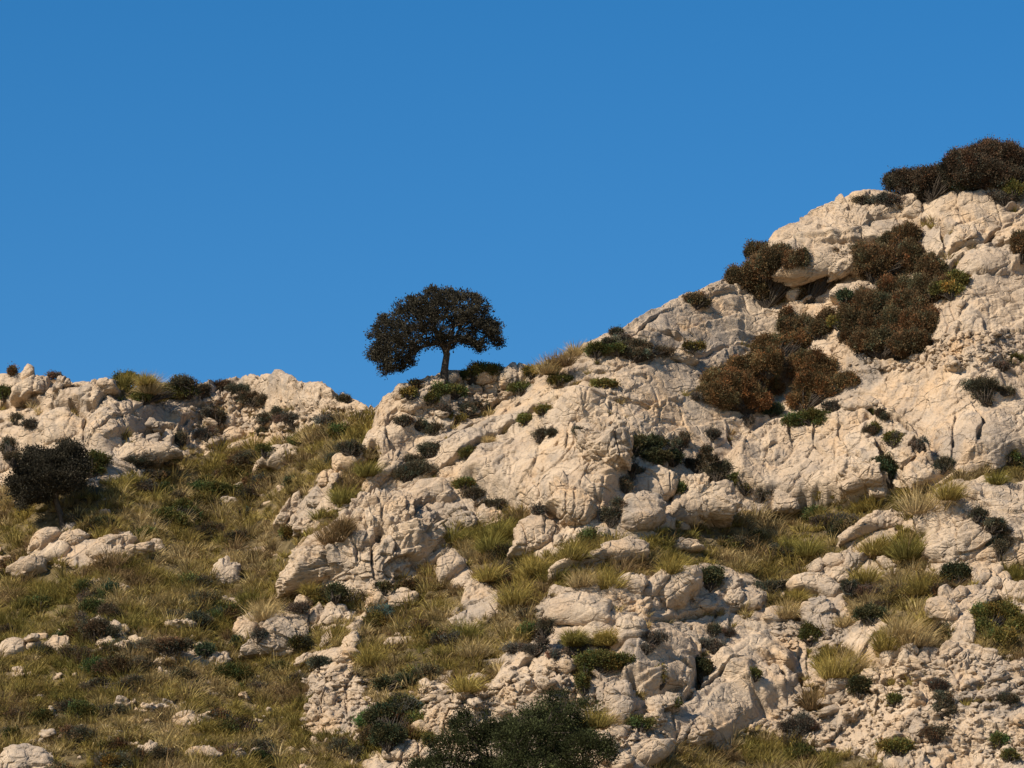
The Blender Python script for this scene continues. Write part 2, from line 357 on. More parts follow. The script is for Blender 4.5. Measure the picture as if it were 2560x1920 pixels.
# cracks and ledges of the bedrock, traced; the upper left side stands proud of the lower right one
LINES = [('H',[(1130,890),(1200,850),(1300,815),(1380,770)],3,.5),('H',[(690,1005),(760,955),(860,920),(960,870),(1100,800)],4,.7),('H',[(650,1110),(720,1050),(800,1010),(960,940)],3,.45),
 ('H',[(780,1215),(880,1150),(1000,1090),(1120,1020),(1250,930),(1370,880)],3,.5),('H',[(560,1337),(640,1290),(760,1220),(860,1170)],3,.5),('H',[(1330,780),(1450,740),(1560,700),(1700,700)],2.5,.35),
 ('H',[(1580,660),(1750,640),(1900,600)],2.5,.35),('H',[(1650,830),(1850,830),(2060,880)],2.5,.3),('H',[(1870,440),(2000,330),(2100,280)],3,.4),('H',[(2080,430),(2150,455),(2212,475)],5,.9),
 ('H',[(1795,1040),(1830,1150),(1850,1250)],8,1.1),('H',[(1470,1100),(1455,1180),(1440,1230)],2.5,.2),('H',[(1545,1150),(1525,1210),(1500,1250)],2.5,.22),('H',[(1740,840),(1730,920)],3,.35),('H',[(1790,900),(1800,960)],3,.4),
 ('H',[(380,880),(480,840),(560,790)],4,.6),('H',[(300,1100),(320,1180)],5,.6),('H',[(330,1020),(400,980),(540,985)],3,.4),('H',[(1000,800),(1200,740),(1330,640)],2.5,.3),('H',[(1380,600),(1600,580),(1750,600)],2.5,.3),
 ('I',[(1180,660),(1300,650),(1420,640)],3,.4),('I',[(900,805),(1100,795),(1300,785)],5,.8),('I',[(1640,830),(1780,770),(1940,720),(2100,640)],4,.7),('I',[(1980,765),(2212,745)],4,.6),('I',[(1620,830),(1730,905),(1800,825)],7,.9),
 ('I',[(1830,930),(2000,950),(2130,900)],3,.4),('I',[(1550,595),(1640,595),(1700,645),(1690,760)],6,.9),('I',[(2060,545),(2212,535)],4,.6),('I',[(730,1180),(900,1130),(1080,1120)],3,.4),('I',[(200,1100),(420,1080),(700,1130)],2.5,.3),
 ('J',[(1120,372),(1260,382)],3,.3),('J',[(1170,560),(1300,592),(1430,640),(1520,690),(1615,825)],5,1.0),('J',[(1765,560),(1750,700),(1740,800)],4,.5),('J',[(1890,480),(1940,600),(1900,720)],4,.6),('J',[(1440,860),(1500,812),(1600,832)],5,.9),
 ('J',[(1250,800),(1300,880),(1340,1000)],12,1.7),('J',[(1165,930),(1100,890)],4,.6),('J',[(850,740),(862,830),(905,885)],4,.45),('J',[(695,690),(690,750),(700,800)],4,.3),('J',[(560,832),(690,790)],3,.4),('J',[(1000,700),(1012,780),(1042,830)],4,.35),
 ('J',[(1185,610),(1260,640)],3,.4),('J',[(0,410),(150,330),(300,200)],2.5,.3),('J',[(0,160),(200,110),(450,60),(590,40)],3,.4),('J',[(1600,620),(1640,640)],3,.4),('J',[(300,620),(330,720)],3,.4),('J',[(450,640),(420,760)],3,.4),
 ('J',[(1680,1080),(1850,1130),(1990,1120)],3,.35),('J',[(1870,1110),(1930,1180),(1940,1290)],4,.6),
 ('A',[(215,362),(500,342),(450,410)],4,.6),('A',[(460,412),(620,402),(800,412),(880,370),(950,315),(1050,290)],5,.9),('A',[(640,392),(750,510),(725,620)],4,.6),('A',[(790,470),(740,560)],3,.45),
 ('A',[(830,640),(950,560),(1100,520),(1250,430),(1400,390)],3,.4),('A',[(1000,660),(1220,622),(1400,605),(1500,600)],6,1.0),('A',[(1540,640),(1620,540),(1720,500)],5,.7),('A',[(0,562),(100,542),(220,600)],4,.6),('A',[(0,388),(220,370)],4,.6),
 ('A',[(1620,410),(1800,400),(1950,430)],4,.6),('A',[(1800,580),(1990,600),(2110,570)],4,.6),('A',[(1650,700),(1740,660)],5,.7),('A',[(380,350),(480,280),(600,270),(830,250)],3,.5),('A',[(960,280),(1150,350),(1300,390)],3,.4),
 ('B',[(600,430),(800,450),(1000,470),(1300,460)],4,.6),('B',[(780,330),(1000,380),(1200,400)],3,.4),('B',[(480,640),(700,600),(850,590)],4,.5),
 ('F',[(190,465),(300,395),(470,375)],4,.5),('F',[(360,345),(430,292)],4,.5),('F',[(1300,405),(1450,372),(1620,315),(1900,302),(2150,290)],5,.9),('F',[(1590,570),(1700,625),(1760,700)],3,.5),('F',[(1740,680),(1700,980),(1640,1055)],10,1.4),
 ('F',[(1410,1032),(1580,1042)],4,.6),('F',[(1280,1245),(1450,1182),(1600,1105),(1800,1000),(2000,880)],4,.7),('F',[(1115,950),(1180,1085)],9,1.3),('F',[(150,885),(300,795),(360,740)],4,.7),('F',[(50,1055),(130,965)],4,.6),('F',[(1540,870),(1640,922),(1690,932)],3,.5),
 ('F',[(240,900),(280,1010)],6,.7),('F',[(480,860),(540,1000)],7,.8),('F',[(1000,290),(1200,330),(1290,400)],3,.4),('F',[(1850,330),(1820,420)],3,.35),('F',[(1990,320),(1970,420)],3,.35),
 ('F',[(1480,1280),(1520,1440)],4,.4),
 ('G',[(0,1270),(100,1330),(130,1480)],9,1.3),('G',[(160,1330),(280,1380),(290,1500)],9,1.2),('G',[(260,1140),(270,1260)],5,.7),('G',[(330,1130),(340,1300)],4,.5),('G',[(900,1450),(1100,1380),(1400,1330)],4,.6),('G',[(1100,1300),(1500,1260)],4,.6),
 ('Q',[(468,262),(485,340),(505,430)],8,1.3),('Q',[(395,270),(430,350),(462,420)],5,.8),('Q',[(225,440),(300,462),(345,520)],8,1.2),('Q',[(150,545),(205,548),(245,500),(225,440)],7,1.1),('Q',[(207,555),(212,690)],4,.6),
 ('Q',[(355,530),(362,600),(350,680)],4,.6),('Q',[(335,445),(420,430)],4,.5),('Q',[(560,450),(620,400),(690,390)],6,.8),('Q',[(100,550),(110,640)],3,.4),('Q',[(-120,420),(0,370),(120,250)],4,.5),('Q',[(575,600),(590,540),(640,480)],5,.7),
 ('G',[(930,1640),(940,1560)],6,.8),('G',[(1650,1440),(1900,1400)],4,.6),('G',[(1600,1600),(1900,1560)],4,.6)]
def lineadd(px, py):
    out = np.zeros(px.shape)
    q3 = np.stack([px.ravel() / 22, py.ravel() / 22, px.ravel() * 0], 1)
    mod = (.30 + .9 * sstep(noise(q3, 1.0, 301), -.35, .3)).reshape(px.shape)
    for c, pts, wd, dp in LINES:
        pl = conv(c, pts); x0, y0 = pl.min(0) - 45; x1, y1 = pl.max(0) + 45
        ii = np.nonzero((px > x0) & (px < x1) & (py > y0) & (py < y1))
        if not len(ii[0]): continue
        q = np.stack([px[ii], py[ii]], 1)
        best = np.full(len(q), 1e9); sg = np.zeros(len(q))
        for a_, b_ in zip(pl[:-1], pl[1:]):
            e_ = b_ - a_; tt = np.clip(((q - a_) @ e_) / (e_ @ e_), 0, 1); v_ = q - a_ - tt[:, None] * e_; dd = np.hypot(v_[:, 0], v_[:, 1])
            nn = np.array([e_[1], -e_[0]]) / np.hypot(*e_)
            if nn @ np.array([-.6, -.8]) < 0: nn = -nn
            m_ = dd < best; best[m_] = dd[m_]; sg[m_] = (v_[m_] @ nn)
        ends = np.minimum(np.hypot(*(q - pl[0]).T), np.hypot(*(q - pl[-1]).T)); tp = .25 + .75 * sstep(ends, 0, 14)
        w_ = wd * tp * (.6 + .6 * mod[ii])
        out[ii] += (-dp * .75 * (1 - sstep(best, 0, w_)) * tp + np.sign(sg) * .22 * dp * np.exp(-best / 16) * sstep(best, 0, w_)) * mod[ii]
    return out
BULGES = [('D',[(-300,800),(0,640),(300,600),(560,560),(820,470),(1000,490),(1200,640),(1400,860),(1450,930),(1200,1130),(900,1190),(500,1290),(0,1280),(-300,1100)],1.1),
 ('H',[(760,1290),(900,1180),(1200,1080),(1540,1040),(1800,1040),(1840,1300),(1700,1500),(1300,1530),(1000,1450)],.9),
 ('H',[(1850,460),(2212,165),(2500,60),(2620,500),(2212,560),(2100,480),(2000,500)],.2), ('H',[(640,1180),(860,1000),(1200,850),(1500,760),(1700,830),(1400,1000),(1000,1100),(760,1230)],.5),
 ('F',[(1050,640),(1430,520),(1700,640),(1700,960),(1640,1040),(1400,1030),(1080,900)],.8), ('F',[(1830,800),(1900,700),(2212,560),(2500,700),(2560,1000),(2300,1150),(1960,950)],.8),
 ('F',[(1250,1240),(1500,1130),(1900,870),(2150,830),(2212,1200),(2000,1400),(1500,1450),(1200,1300)],.6), ('I',[(1800,860),(2000,780),(2212,770),(2212,900),(1900,960)],.5),
 ('J',[(1560,600),(1760,520),(1760,790),(1700,800),(1580,720)],.4), ('J',[(1780,520),(2200,480),(2400,700),(2212,760),(1780,800)],.5),
 ('A',[(0,600),(200,570),(330,620),(520,760),(0,800)],.45), ('A',[(720,640),(800,440),(1000,360),(1200,370),(1500,400),(1300,480),(1050,620),(900,740)],.4), ('A',[(1480,460),(1700,470),(1600,700),(1540,640)],.6),
 ('A',[(380,340),(560,270),(820,250),(1000,290),(800,400),(450,400)],.6), ('B',[(270,200),(640,150),(860,230),(1080,260),(1200,400),(900,470),(620,330)],.5),
 ('P',[(815,900),(860,850),(940,830),(960,870),(880,960),(800,1020),(780,980)],.7), ('E',[(1900,1150),(2200,1000),(2450,1180),(2300,1330),(1950,1330)],.5), ('F',[(0,700),(400,690),(640,800),(600,1080),(0,1100)],.6)]
bul = np.zeros((MH, MW))
for c, pts, h_ in BULGES: bul += h_ * blur(inside(conv(c, pts), gx, gy).astype(float), 2)
cxw = (PX + .25 * wx); cyw = (PY + .3 * wy)
add = np.zeros(NR * NC, np.float32)
add[L0 * NC:(L0 + NV) * NC] = (lineadd(cxw, cyw) + look(bul, PX + .6 * wx, PY + .6 * wy)).ravel()
PT = PT + (add * (1 - vg.ravel()) * amp.ravel())[:, None] * N0
idx = np.arange(NR * NC).reshape(NR, NC)
quads = np.stack([idx[:-1, :-1], idx[:-1, 1:], idx[1:, 1:], idx[1:, :-1]], -1).reshape(-1, 4)
hill = mesh_np('hillside', PT, quads, mat=M_HILL, attrs={'veg': vg.ravel()})
tag(hill, kind='structure')
TG = PT.reshape(NR, NC, 3)
bpy.context.view_layer.update()

cl = Vector((0, 0, CAMZ))
def hit_hill(px, py):
    a, t = ray(px, py); d = Vector((float(a), 1, float(t))).normalized()
    ok, p, n, i = hill.ray_cast(cl, d, distance=2000)
    return p if ok else None
def hit_any(px, py):
    a, t = ray(px, py); d = Vector((float(a), 1, float(t))).normalized()
    ok, p, n, i, o, m = sc.ray_cast(bpy.context.evaluated_depsgraph_get(), cl, d, distance=2000)
    return p if ok else None
def ground(px, py, f=hit_hill):
    for k in range(60):
        p = f(px, py + k * 3)
        if p is not None: return p
    return Vector((0, 200, 50))

# ------------------------------------------------------------------ boulders and outcrops: closed solids rising from the slope
def make_rock(name, c, pts, label, group=None, cat='rock', amp=1.0, front=.30, tilt=68, rub=.3, box=.55):
    pl = conv(c, pts)
    ctr = pl.mean(0); x0, y0 = pl.min(0); x1, y1 = pl.max(0)
    ar = 0; cx = cy = 0
    for i in range(len(pl)):
        a, b = pl[i], pl[(i + 1) % len(pl)]; cr = a[0] * b[1] - b[0] * a[1]; ar += cr; cx += (a[0] + b[0]) * cr; cy += (a[1] + b[1]) * cr
    ctr = np.array([cx / (3 * ar), cy / (3 * ar)])
    nth = int(np.clip((x1 - x0 + y1 - y0) * 1.1, 28, 420)); nph = int(np.clip(nth * .55, 16, 220))
    th = np.linspace(0, 2 * math.pi, nth, endpoint=False)
    rad = np.zeros(nth)
    for i, t in enumerate(th):
        d = np.array([math.cos(t), math.sin(t)]); best = 0
        for j in range(len(pl)):
            a = pl[j] - ctr; e = pl[(j + 1) % len(pl)] - pl[j]; den = d[0] * e[1] - d[1] * e[0]
            if abs(den) < 1e-9: continue
            s = (a[0] * e[1] - a[1] * e[0]) / den; q = (a[0] * d[1] - a[1] * d[0]) / den
            if s > best and -1e-6 <= q <= 1 + 1e-6: best = s
        rad[i] = best
    rad = (np.roll(rad, 1) + rad * 2 + np.roll(rad, -1)) / 4
    base = pl[pl[:, 1] > y1 - .35 * (y1 - y0)]
    ys = sorted(ground(p[0], p[1]).y for p in list(base) + [np.array([ctr[0], y1 - 2])])
    yb = ys[len(ys) // 2]
    sh = []
    for fx in (-.6, -.3, 0, .3, .6):
        for fy in (-.5, 0, .5):
            qx = ctr[0] + fx * (x1 - x0) / 2; qy = ctr[1] + fy * (y1 - y0) / 2
            h_ = hit_hill(qx, qy)
            if h_ is None: continue
            zb_ = CAMZ + float(ray(ctr[0], y1)[1]) * yb; t_ = float(ray(qx, qy)[1])
            sh.append((yb + (CAMZ - zb_) / math.tan(R(tilt))) / (1 - t_ / math.tan(R(tilt))) - h_.y)
    if sh: yb -= min(max(sorted(sh)[int(len(sh) * .75)], 0), 2.2)
    sc_ = yb / F; wm, hm = (x1 - x0) * sc_, (y1 - y0) * sc_
    sz = min(wm, hm); D0 = front * (sz + .25 * (wm + hm - 2 * sz)); D1 = .75 * hm + .5
    tn = math.tan(R(tilt))
    ph = np.linspace(0, math.pi, nph)
    PHI, TH = np.meshgrid(ph, th, indexing='ij'); RR = np.broadcast_to(rad, PHI.shape)
    rho = np.sin(PHI) ** box; off = np.sign(np.cos(PHI)) * np.abs(np.cos(PHI)) ** .85
    px = ctr[0] + RR * rho * np.cos(TH); py = ctr[1] + RR * rho * np.sin(TH)
    a, t = ray(px, py)
    zb = CAMZ + float(ray(ctr[0], y1)[1]) * yb
    # plane through the base, leaning back by the tilt: y = yb + (z - zb)/tn, z = CAMZ + t*y
    yy = (yb + .25 * D0 + (CAMZ - zb) / tn) / (1 - t / tn)
    P = np.stack([a * yy, yy, CAMZ + t * yy], -1)
    yb2 = yb
    nrm = np.array([0, -math.sin(R(tilt)), math.cos(R(tilt))])
    P = P + nrm * np.where(off > 0, off * D0, 0)[..., None] + np.array([0, .92, -.15]) * np.where(off < 0, -off * D1, 0)[..., None]
    dirv = np.stack([np.cos(TH) * np.sin(PHI), np.zeros_like(PHI), -np.sin(TH) * np.sin(PHI)], -1) + nrm * np.cos(PHI)[..., None]
    V = P.reshape(-1, 3)
    k_ = (.35 + .65 * amp) * min(1.15, .45 + sz / 3.0)
    d = rockdisp(V, np.full(len(V), rub, np.float32)) * k_
    d = d + (lineadd(px, py) * (np.cos(PHI) > -.2)).ravel() * min(1.0, sz / 2.0)
    V = V + d[:, None] * dirv.reshape(-1, 3)
    V[:nth] = V[:nth].mean(0); V[-nth:] = V[-nth:].mean(0)
    ii = np.arange(nph * nth).reshape(nph, nth); jj = np.roll(ii, -1, 1)
    q = np.stack([ii[:-1], ii[1:], jj[1:], jj[:-1]], -1).reshape(-1, 4)
    loc = (float(V[:, 0].mean()), float(yb), float(V[:, 2].min()))
    o = mesh_np(name, V, q, mat=M_ROCK, loc=loc)
    tag(o, label, cat, group)
    return o
ROCKS = [
# name, crop, outline, label, options
('outcrop','P',[(603,1283),(610,1240),(630,1205),(670,1165),(720,1140),(760,1110),(790,1093),(830,1105),(860,1118),(890,1118),(930,1122),(950,1135),(965,1165),(985,1180),(960,1200),(930,1215),(900,1240),(880,1265),(840,1275),(790,1280),(740,1270),(690,1262),(650,1270)],'large pale cracked outcrop rising from the grass at the lower left edge of the spur',dict(amp=1.15,front=.32,rub=.45,tilt=62)),
('outcrop','D',[(1300,1370),(1480,1280),(1560,1200),(1700,1150),(1850,1110),(2010,1110),(2212,1110),(2500,1150),(2600,1500),(2300,1760),(1900,1800),(1600,1800),(1420,1740),(1350,1640)],'big pale outcrop at the right edge of the photo below the grassy ledge',dict(amp=.9,front=.22,rub=.3,tilt=58)),
('outcrop','I',[(600,840),(620,740),(680,670),(800,600),(900,540),(1060,500),(1240,470),(1400,470),(1540,480),(1600,560),(1700,640),(1700,740),(1640,840),(1450,880),(1280,880),(900,930),(760,950),(640,930)],'huge smooth rounded outcrop on the skyline below the top brown bushes',dict(amp=.75,front=.14,rub=.2,tilt=56)),
('boulder','C',[(590,860),(650,600),(700,560),(870,480),(910,490),(1010,570),(1050,640),(990,740),(930,790),(780,810),(640,820)],'tall pale block with rounded top standing in grass, left of the black-sided boulder',dict(front=.35,amp=.6)),
('boulder','C',[(890,420),(1000,330),(1160,285),(1240,330),(1330,400),(1350,500),(1270,590),(1150,600),(1040,560),(1000,480)],'rounded boulder with a black shaded right side, above the tall pale block',dict(front=.7,amp=.5,tilt=78)),
('rock','C',[(960,300),(975,160),(1060,145),(1110,260),(1120,300),(1040,320)],'small knob of rock just above the black-sided boulder',{}),
('boulder','C',[(1520,540),(1530,430),(1600,350),(1750,310),(1900,330),(1950,400),(1940,480),(1800,600),(1650,640),(1550,610)],'rounded pale boulder with a dark pock mark in its face',dict(amp=.4,front=.42)),
('outcrop','C',[(1640,290),(1660,180),(1760,80),(1870,70),(1990,120),(2060,200),(2010,290),(1930,340),(1700,320)],'humped pale rock directly above the pock-marked boulder',dict(amp=.6)),
('outcrop','C',[(1890,580),(1930,470),(2060,300),(2120,190),(2260,170),(2400,200),(2560,400),(2560,500),(2100,540),(1950,590)],'broad sloping outcrop right of the pock-marked boulder above the green ledge',dict(amp=.8,rub=.5)),
('rock','C',[(1310,700),(1340,620),(1420,600),(1470,640),(1400,700)],'small pale rock in the grass left of the foot of the pock-marked boulder',{}),
('boulder','C',[(-20,1080),(-40,900),(40,810),(140,815),(220,890),(230,940),(150,1010),(60,1080)],'egg-shaped boulder with shaded right side at the right foot of the large cracked outcrop',dict(front=.5,amp=.5)),
('rock','C',[(990,745),(1010,670),(1090,640),(1150,680),(1100,730)],'small rock tucked under the black-sided boulder beside the tall pale block',{}),
('boulder','B',[(1835,1300),(1830,1180),(1900,1100),(2050,1050),(2150,1120),(2210,1200),(2160,1250),(1980,1260),(1900,1330)],'smooth rounded boulder above and behind the large cracked outcrop',dict(front=.4,amp=.5)),
('rock','B',[(1900,1340),(1980,1265),(2100,1250),(2130,1300),(2120,1370),(2000,1370)],'low block wedged under the smooth boulder behind the cracked outcrop',{}),
('rock','C',[(40,450),(60,395),(170,400),(280,470),(330,580),(250,610),(120,540)],'pale wedge of rock between the smooth boulder and the dark green grass hollow',{}),
('rock','C',[(305,570),(310,450),(380,400),(500,450),(620,500),(520,580),(390,610)],'low pointed slab above the green grass hollow left of the tall pale block',{}),
('rock_slab','C',[(965,1030),(1010,970),(1180,920),(1260,860),(1520,790),(1660,740),(1790,760),(1800,840),(1600,870),(1400,880),(1260,930),(1180,960),(1040,1010)],'long narrow pale ledge slanting through the grass below the pock-marked boulder',dict(front=.25,amp=.9,tilt=48,rub=.5)),
('rock_slab','C',[(1880,740),(1930,700),(2212,710),(2300,760),(2100,780)],'thin pale strip of rock in the green ledge grass right of the long narrow ledge',{}),
('boulder','F',[(1320,260),(1330,200),(1440,70),(1560,-20),(1720,-40),(1760,20),(1720,140),(1640,200),(1600,290),(1420,360)],'large smooth rounded boulder with black shadow on its right in the lower middle',dict(front=.62,amp=.45,tilt=76,rub=0)),
('rock','F',[(1035,120),(1035,50),(1120,15),(1230,15),(1270,60),(1220,150),(1100,140)],'block at the left end of the row beside the large smooth rounded boulder',{}),
('boulder','F',[(1220,180),(1270,60),(1400,-40),(1480,10),(1420,80),(1310,195)],'tilted pale slab leaning against the left of the large smooth rounded boulder',dict(amp=.3)),
('rock','F',[(1190,300),(1210,220),(1290,195),(1310,250),(1260,320)],'small angular rock in front of the gap left of the large smooth boulder',{}),
('rock','F',[(1610,280),(1640,180),(1760,190),(1870,230),(1850,290),(1700,320)],'jagged low rock in the shadow right of the large smooth boulder',dict(amp=1.2)),
('boulder','F',[(1910,250),(1960,150),(2090,100),(2110,190),(2030,260)],'yellowish boulder right of the large smooth boulder',{}),
('boulder','F',[(2060,270),(2100,160),(2212,130),(2290,180),(2260,280)],'pale blocky boulder right of the yellowish boulder',{}),
('rock','F',[(1870,130),(1900,60),(1990,40),(2080,60),(2060,120),(1950,160)],'pale rock above the yellowish boulder at the edge of the green ledge',{}),
('stone','F',[(520,130),(560,105),(690,95),(695,165),(580,170)],'pointed flat stone at the grass edge above the broad smooth slab',{}),
('stone','F',[(700,170),(710,90),(790,90),(850,130),(830,172)],'squarish flat stone right of the pointed flat stone above the broad slab',{}),
('rock_slab','F',[(370,340),(440,240),(560,190),(800,190),(960,260),(940,330),(930,400),(700,410),(480,400)],'broad smooth slab in the lower middle below the two flat stones',dict(front=.3,amp=.4,tilt=50,rub=0)),
('boulder','F',[(1050,520),(1060,430),(1120,415),(1220,430),(1235,480),(1160,550),(1080,560)],'dark grey boulder below left of the large smooth rounded boulder',dict(front=.5)),
('rock','F',[(920,590),(980,540),(1060,550),(1070,600),(980,620)],'small pale rock under the dark grey boulder',{}),
('boulder','F',[(670,1130),(700,1030),(760,970),(820,1030),(835,1120)],'upright egg-shaped pale rock under the big green bush in the lower middle',dict(front=.35)),
('rock','F',[(840,980),(900,950),(925,1040),(890,1095),(850,1060)],'narrow upright rock right of the egg-shaped pale rock',{}),
('outcrop','F',[(950,1100),(940,960),(1060,920),(1110,1000),(1140,1100),(1120,1230),(1000,1200)],'upright block beside the black cleft below the big green bush',dict(amp=.7,rub=.5)),
('outcrop','F',[(1280,1230),(1260,1120),(1330,1080),(1440,1060),(1570,1050),(1540,1160),(1400,1200)],'cracked rocks right of the black cleft in the lower middle',dict(amp=.8,rub=.8)),
('boulder','F',[(1590,1480),(1650,1290),(1740,1230),(1830,1330),(1800,1400),(1700,1480)],'grey upright boulder standing at the edge of the bottom grass',dict(front=.5)),
('boulder','F',[(1520,1460),(1560,1330),(1660,1200),(1690,1240),(1630,1360),(1580,1450)],'thin leaning rock left of the grey upright boulder',{}),
('rock','F',[(840,1560),(900,1500),(980,1490),(1000,1540),(900,1590)],'flat pale rock right of the foreground tree crown near the bottom',{}),
('rock','F',[(965,1640),(1060,1570),(1120,1610),(1090,1680),(1000,1690)],'rounded pale rock at the bottom edge right of the foreground tree crown',{}),
('rock_slab','F',[(1120,1530),(1250,1480),(1500,1440),(1420,1530),(1250,1610),(1150,1600)],'long slab at the bottom edge left of the bottom grass',dict(amp=.6)),
('stone','F',[(950,1225),(1000,1205),(1055,1245),(1040,1300),(970,1300)],'stone right of the olive tussock at the top of the foreground tree crown',{}),
('stone','F',[(890,1360),(1000,1310),(1090,1330),(1060,1400),(920,1395)],'angular stone at the right of the foreground tree crown',{}),
('stone','F',[(830,1410),(900,1395),(970,1430),(910,1480),(850,1460)],'low stone touching the right side of the foreground tree crown',{}),
('boulder','G',[(155,570),(200,510),(300,485),(440,490),(560,530),(640,590),(660,650),(560,700),(480,690),(430,640),(300,620),(210,620)],'long smooth whale-backed boulder between tussocks on the right',dict(amp=.4,front=.4)),
('boulder','G',[(250,800),(290,730),(400,705),(520,720),(560,780),(600,860),(600,980),(520,1060),(420,1000),(320,920)],'rough pale boulder below the whale-backed boulder',dict(amp=.8)),
('boulder','G',[(1385,790),(1400,730),(1480,700),(1570,710),(1640,790),(1640,880),(1560,900),(1450,850)],'rounded pale boulder right of the tall grass patch',dict(amp=.5,front=.4)),
('rock','G',[(1505,660),(1510,620),(1570,605),(1610,650),(1590,705),(1525,695)],'left one of two small rocks above the rounded boulder right of the tall grass',{}),
('rock','G',[(1600,660),(1650,600),(1725,605),(1710,680),(1630,705)],'right one of two small rocks above the rounded boulder right of the tall grass',{}),
('boulder','G',[(1660,1010),(1700,900),(1770,885),(1800,960),(1780,1070),(1700,1060)],'smooth pale boulder at the left foot of the big olive bush on the right',dict(amp=.3)),
('boulder','G',[(490,1510),(520,1410),(580,1340),(700,1305),(860,1325),(800,1380),(700,1400),(680,1480),(560,1510)],'wedge-shaped boulder left of the round dark bush in the lower right',dict(front=.4,amp=.6)),
('boulder','G',[(495,1595),(500,1540),(600,1505),(700,1495),(650,1590),(560,1605)],'angular block under the wedge-shaped boulder in the lower right',dict(amp=.4)),
('rock','G',[(990,1180),(1050,1115),(1140,1105),(1120,1200),(1040,1280)],'left one of three upright rocks below the tall grass patch',dict(front=.5)),
('rock','G',[(1140,1250),(1150,1105),(1260,1095),(1310,1150),(1200,1265)],'middle one of three upright rocks below the tall grass patch',dict(front=.5)),
('rock','G',[(1265,1220),(1340,1110),(1400,1140),(1400,1240),(1300,1240)],'right one of three upright rocks below the tall grass patch',dict(front=.5)),
('outcrop','G',[(1465,1110),(1540,1050),(1650,1060),(1680,1130),(1600,1200),(1500,1220)],'rough rock below left of the big olive bush on the right',{}),
('outcrop','G',[(1570,1290),(1600,1190),(1700,1120),(1760,1220),(1720,1320),(1640,1330)],'stacked craggy rock under the big olive bush on the right',dict(amp=1.2,rub=.9)),
('rock','G',[(1830,1200),(1860,1130),(1960,1130),(2020,1190),(1970,1250),(1870,1240)],'block under the right side of the big olive bush',{}),
('rock','G',[(1740,1420),(1770,1370),(1840,1340),(1870,1380),(1810,1420)],'small rock with a black shadow hole in the lower right scree',{}),
('stone','G',[(1960,1290),(1990,1255),(2070,1275),(2050,1315),(1980,1320)],'flat light stone in the scree below the big olive bush',{}),
('rock','G',[(330,410),(440,340),(480,370),(460,450),(370,460)],'leftmost rock of the heap above the whale-backed boulder',{}),
('rock','G',[(460,380),(500,315),(630,305),(660,380),(540,410)],'topmost rock of the heap above the whale-backed boulder',{}),
('rock','G',[(550,510),(570,435),(640,425),(710,440),(710,520),(610,545)],'lower right rock of the heap above the whale-backed boulder',{}),
('rock','G',[(650,400),(700,300),(820,300),(800,370),(720,430)],'upper right rock of the heap above the whale-backed boulder',{}),
('rock_slab','G',[(690,545),(800,540),(950,555),(910,590),(760,590)],'thin flat plank-like slab right of the whale-backed boulder',{}),
('rock_slab','G',[(930,330),(990,330),(1150,420),(1150,480),(1060,500),(1000,420)],'sloping slab between two tussocks right of the rock heap',{}),
('rock','G',[(1760,470),(1830,415),(1940,415),(1960,500),(1840,560)],'rock at the foot of the big right-edge outcrop',{}),
('stone','G',[(1925,520),(1995,510),(1995,570),(1930,580)],'squarish stone below the foot of the right-edge outcrop',{}),
('stone','G',[(1990,570),(2060,515),(2095,550),(2040,610)],'oval stone right of the squarish stone near the right edge',{}),
('stone','G',[(1995,495),(2050,470),(2085,510),(2020,525)],'roundish stone above the oval stone near the right edge',{}),
('boulder','G',[(1780,730),(1840,640),(1960,630),(2000,680),(1910,740),(1830,810)],'ribbed boulder just above the big olive bush on the right',{}),
('boulder','G',[(2000,670),(2090,560),(2230,560),(2260,660),(2140,750),(2050,745)],'yellowish boulder at the right edge above the big olive bush',{}),
('boulder','G',[(2100,860),(2110,760),(2160,730),(2250,760),(2260,880),(2180,900)],'pale boulder at the right edge beside the big olive bush',{}),
('rock_slab','D',[(610,1540),(690,1480),(880,1360),(1080,1335),(1290,1325),(1310,1400),(1180,1460),(950,1470),(750,1530),(640,1580)],'sloping pale slab in the ledge grass left of the big right-edge outcrop',dict(amp=.9,front=.22,tilt=48,rub=.5)),
('boulder','D',[(1140,1010),(1180,930),(1290,890),(1450,940),(1620,1000),(1400,1090),(1230,1130)],'large cracked block at the right end of the middle cliff above the ledge grass',dict(amp=.8,front=.4)),
('boulder','D',[(1150,930),(1080,800),(1180,765),(1280,880),(1200,910)],'tilted block above the large cracked block of the middle cliff',dict(amp=.5)),
('boulder','D',[(605,1000),(640,930),(740,915),(820,1010),(800,1080),(680,1100)],'rounded block in the middle cliff left of the black bush-filled cleft',dict(front=.45)),
('boulder','D',[(740,920),(860,900),(930,930),(1000,1010),(970,1070),(850,1060)],'block beside the left wall of the black bush-filled cleft',dict(front=.45)),
('boulder','D',[(840,1080),(1000,1070),(1040,1100),(1020,1190),(900,1180)],'lower block under the black bush-filled cleft',dict(front=.35)),
('rock','D',[(1065,1100),(1075,1035),(1190,1045),(1230,1110),(1150,1130)],'brownish low rock at the foot of the large cracked block',{}),
('outcrop','D',[(40,1310),(50,1140),(120,1120),(200,1180),(270,1290),(200,1310)],'triangular rock with an orange broken face at the foot of the middle cliff',dict(amp=.5)),
('rock_slab','E',[(340,670),(520,580),(650,450),(770,335),(880,330),(960,370),(960,470),(940,560),(850,610),(640,665),(480,660)],'sloping cracked slab left of centre below the large cracked outcrop',dict(front=.25,tilt=55,rub=.6)),
('boulder','E',[(300,490),(335,400),(430,365),(510,400),(480,500),(370,600)],'rough boulder at the left end of the sloping cracked slab',{}),
('stone','E',[(350,345),(385,312),(435,345),(400,375)],'small round stone above the rough boulder left of the sloping slab',{}),
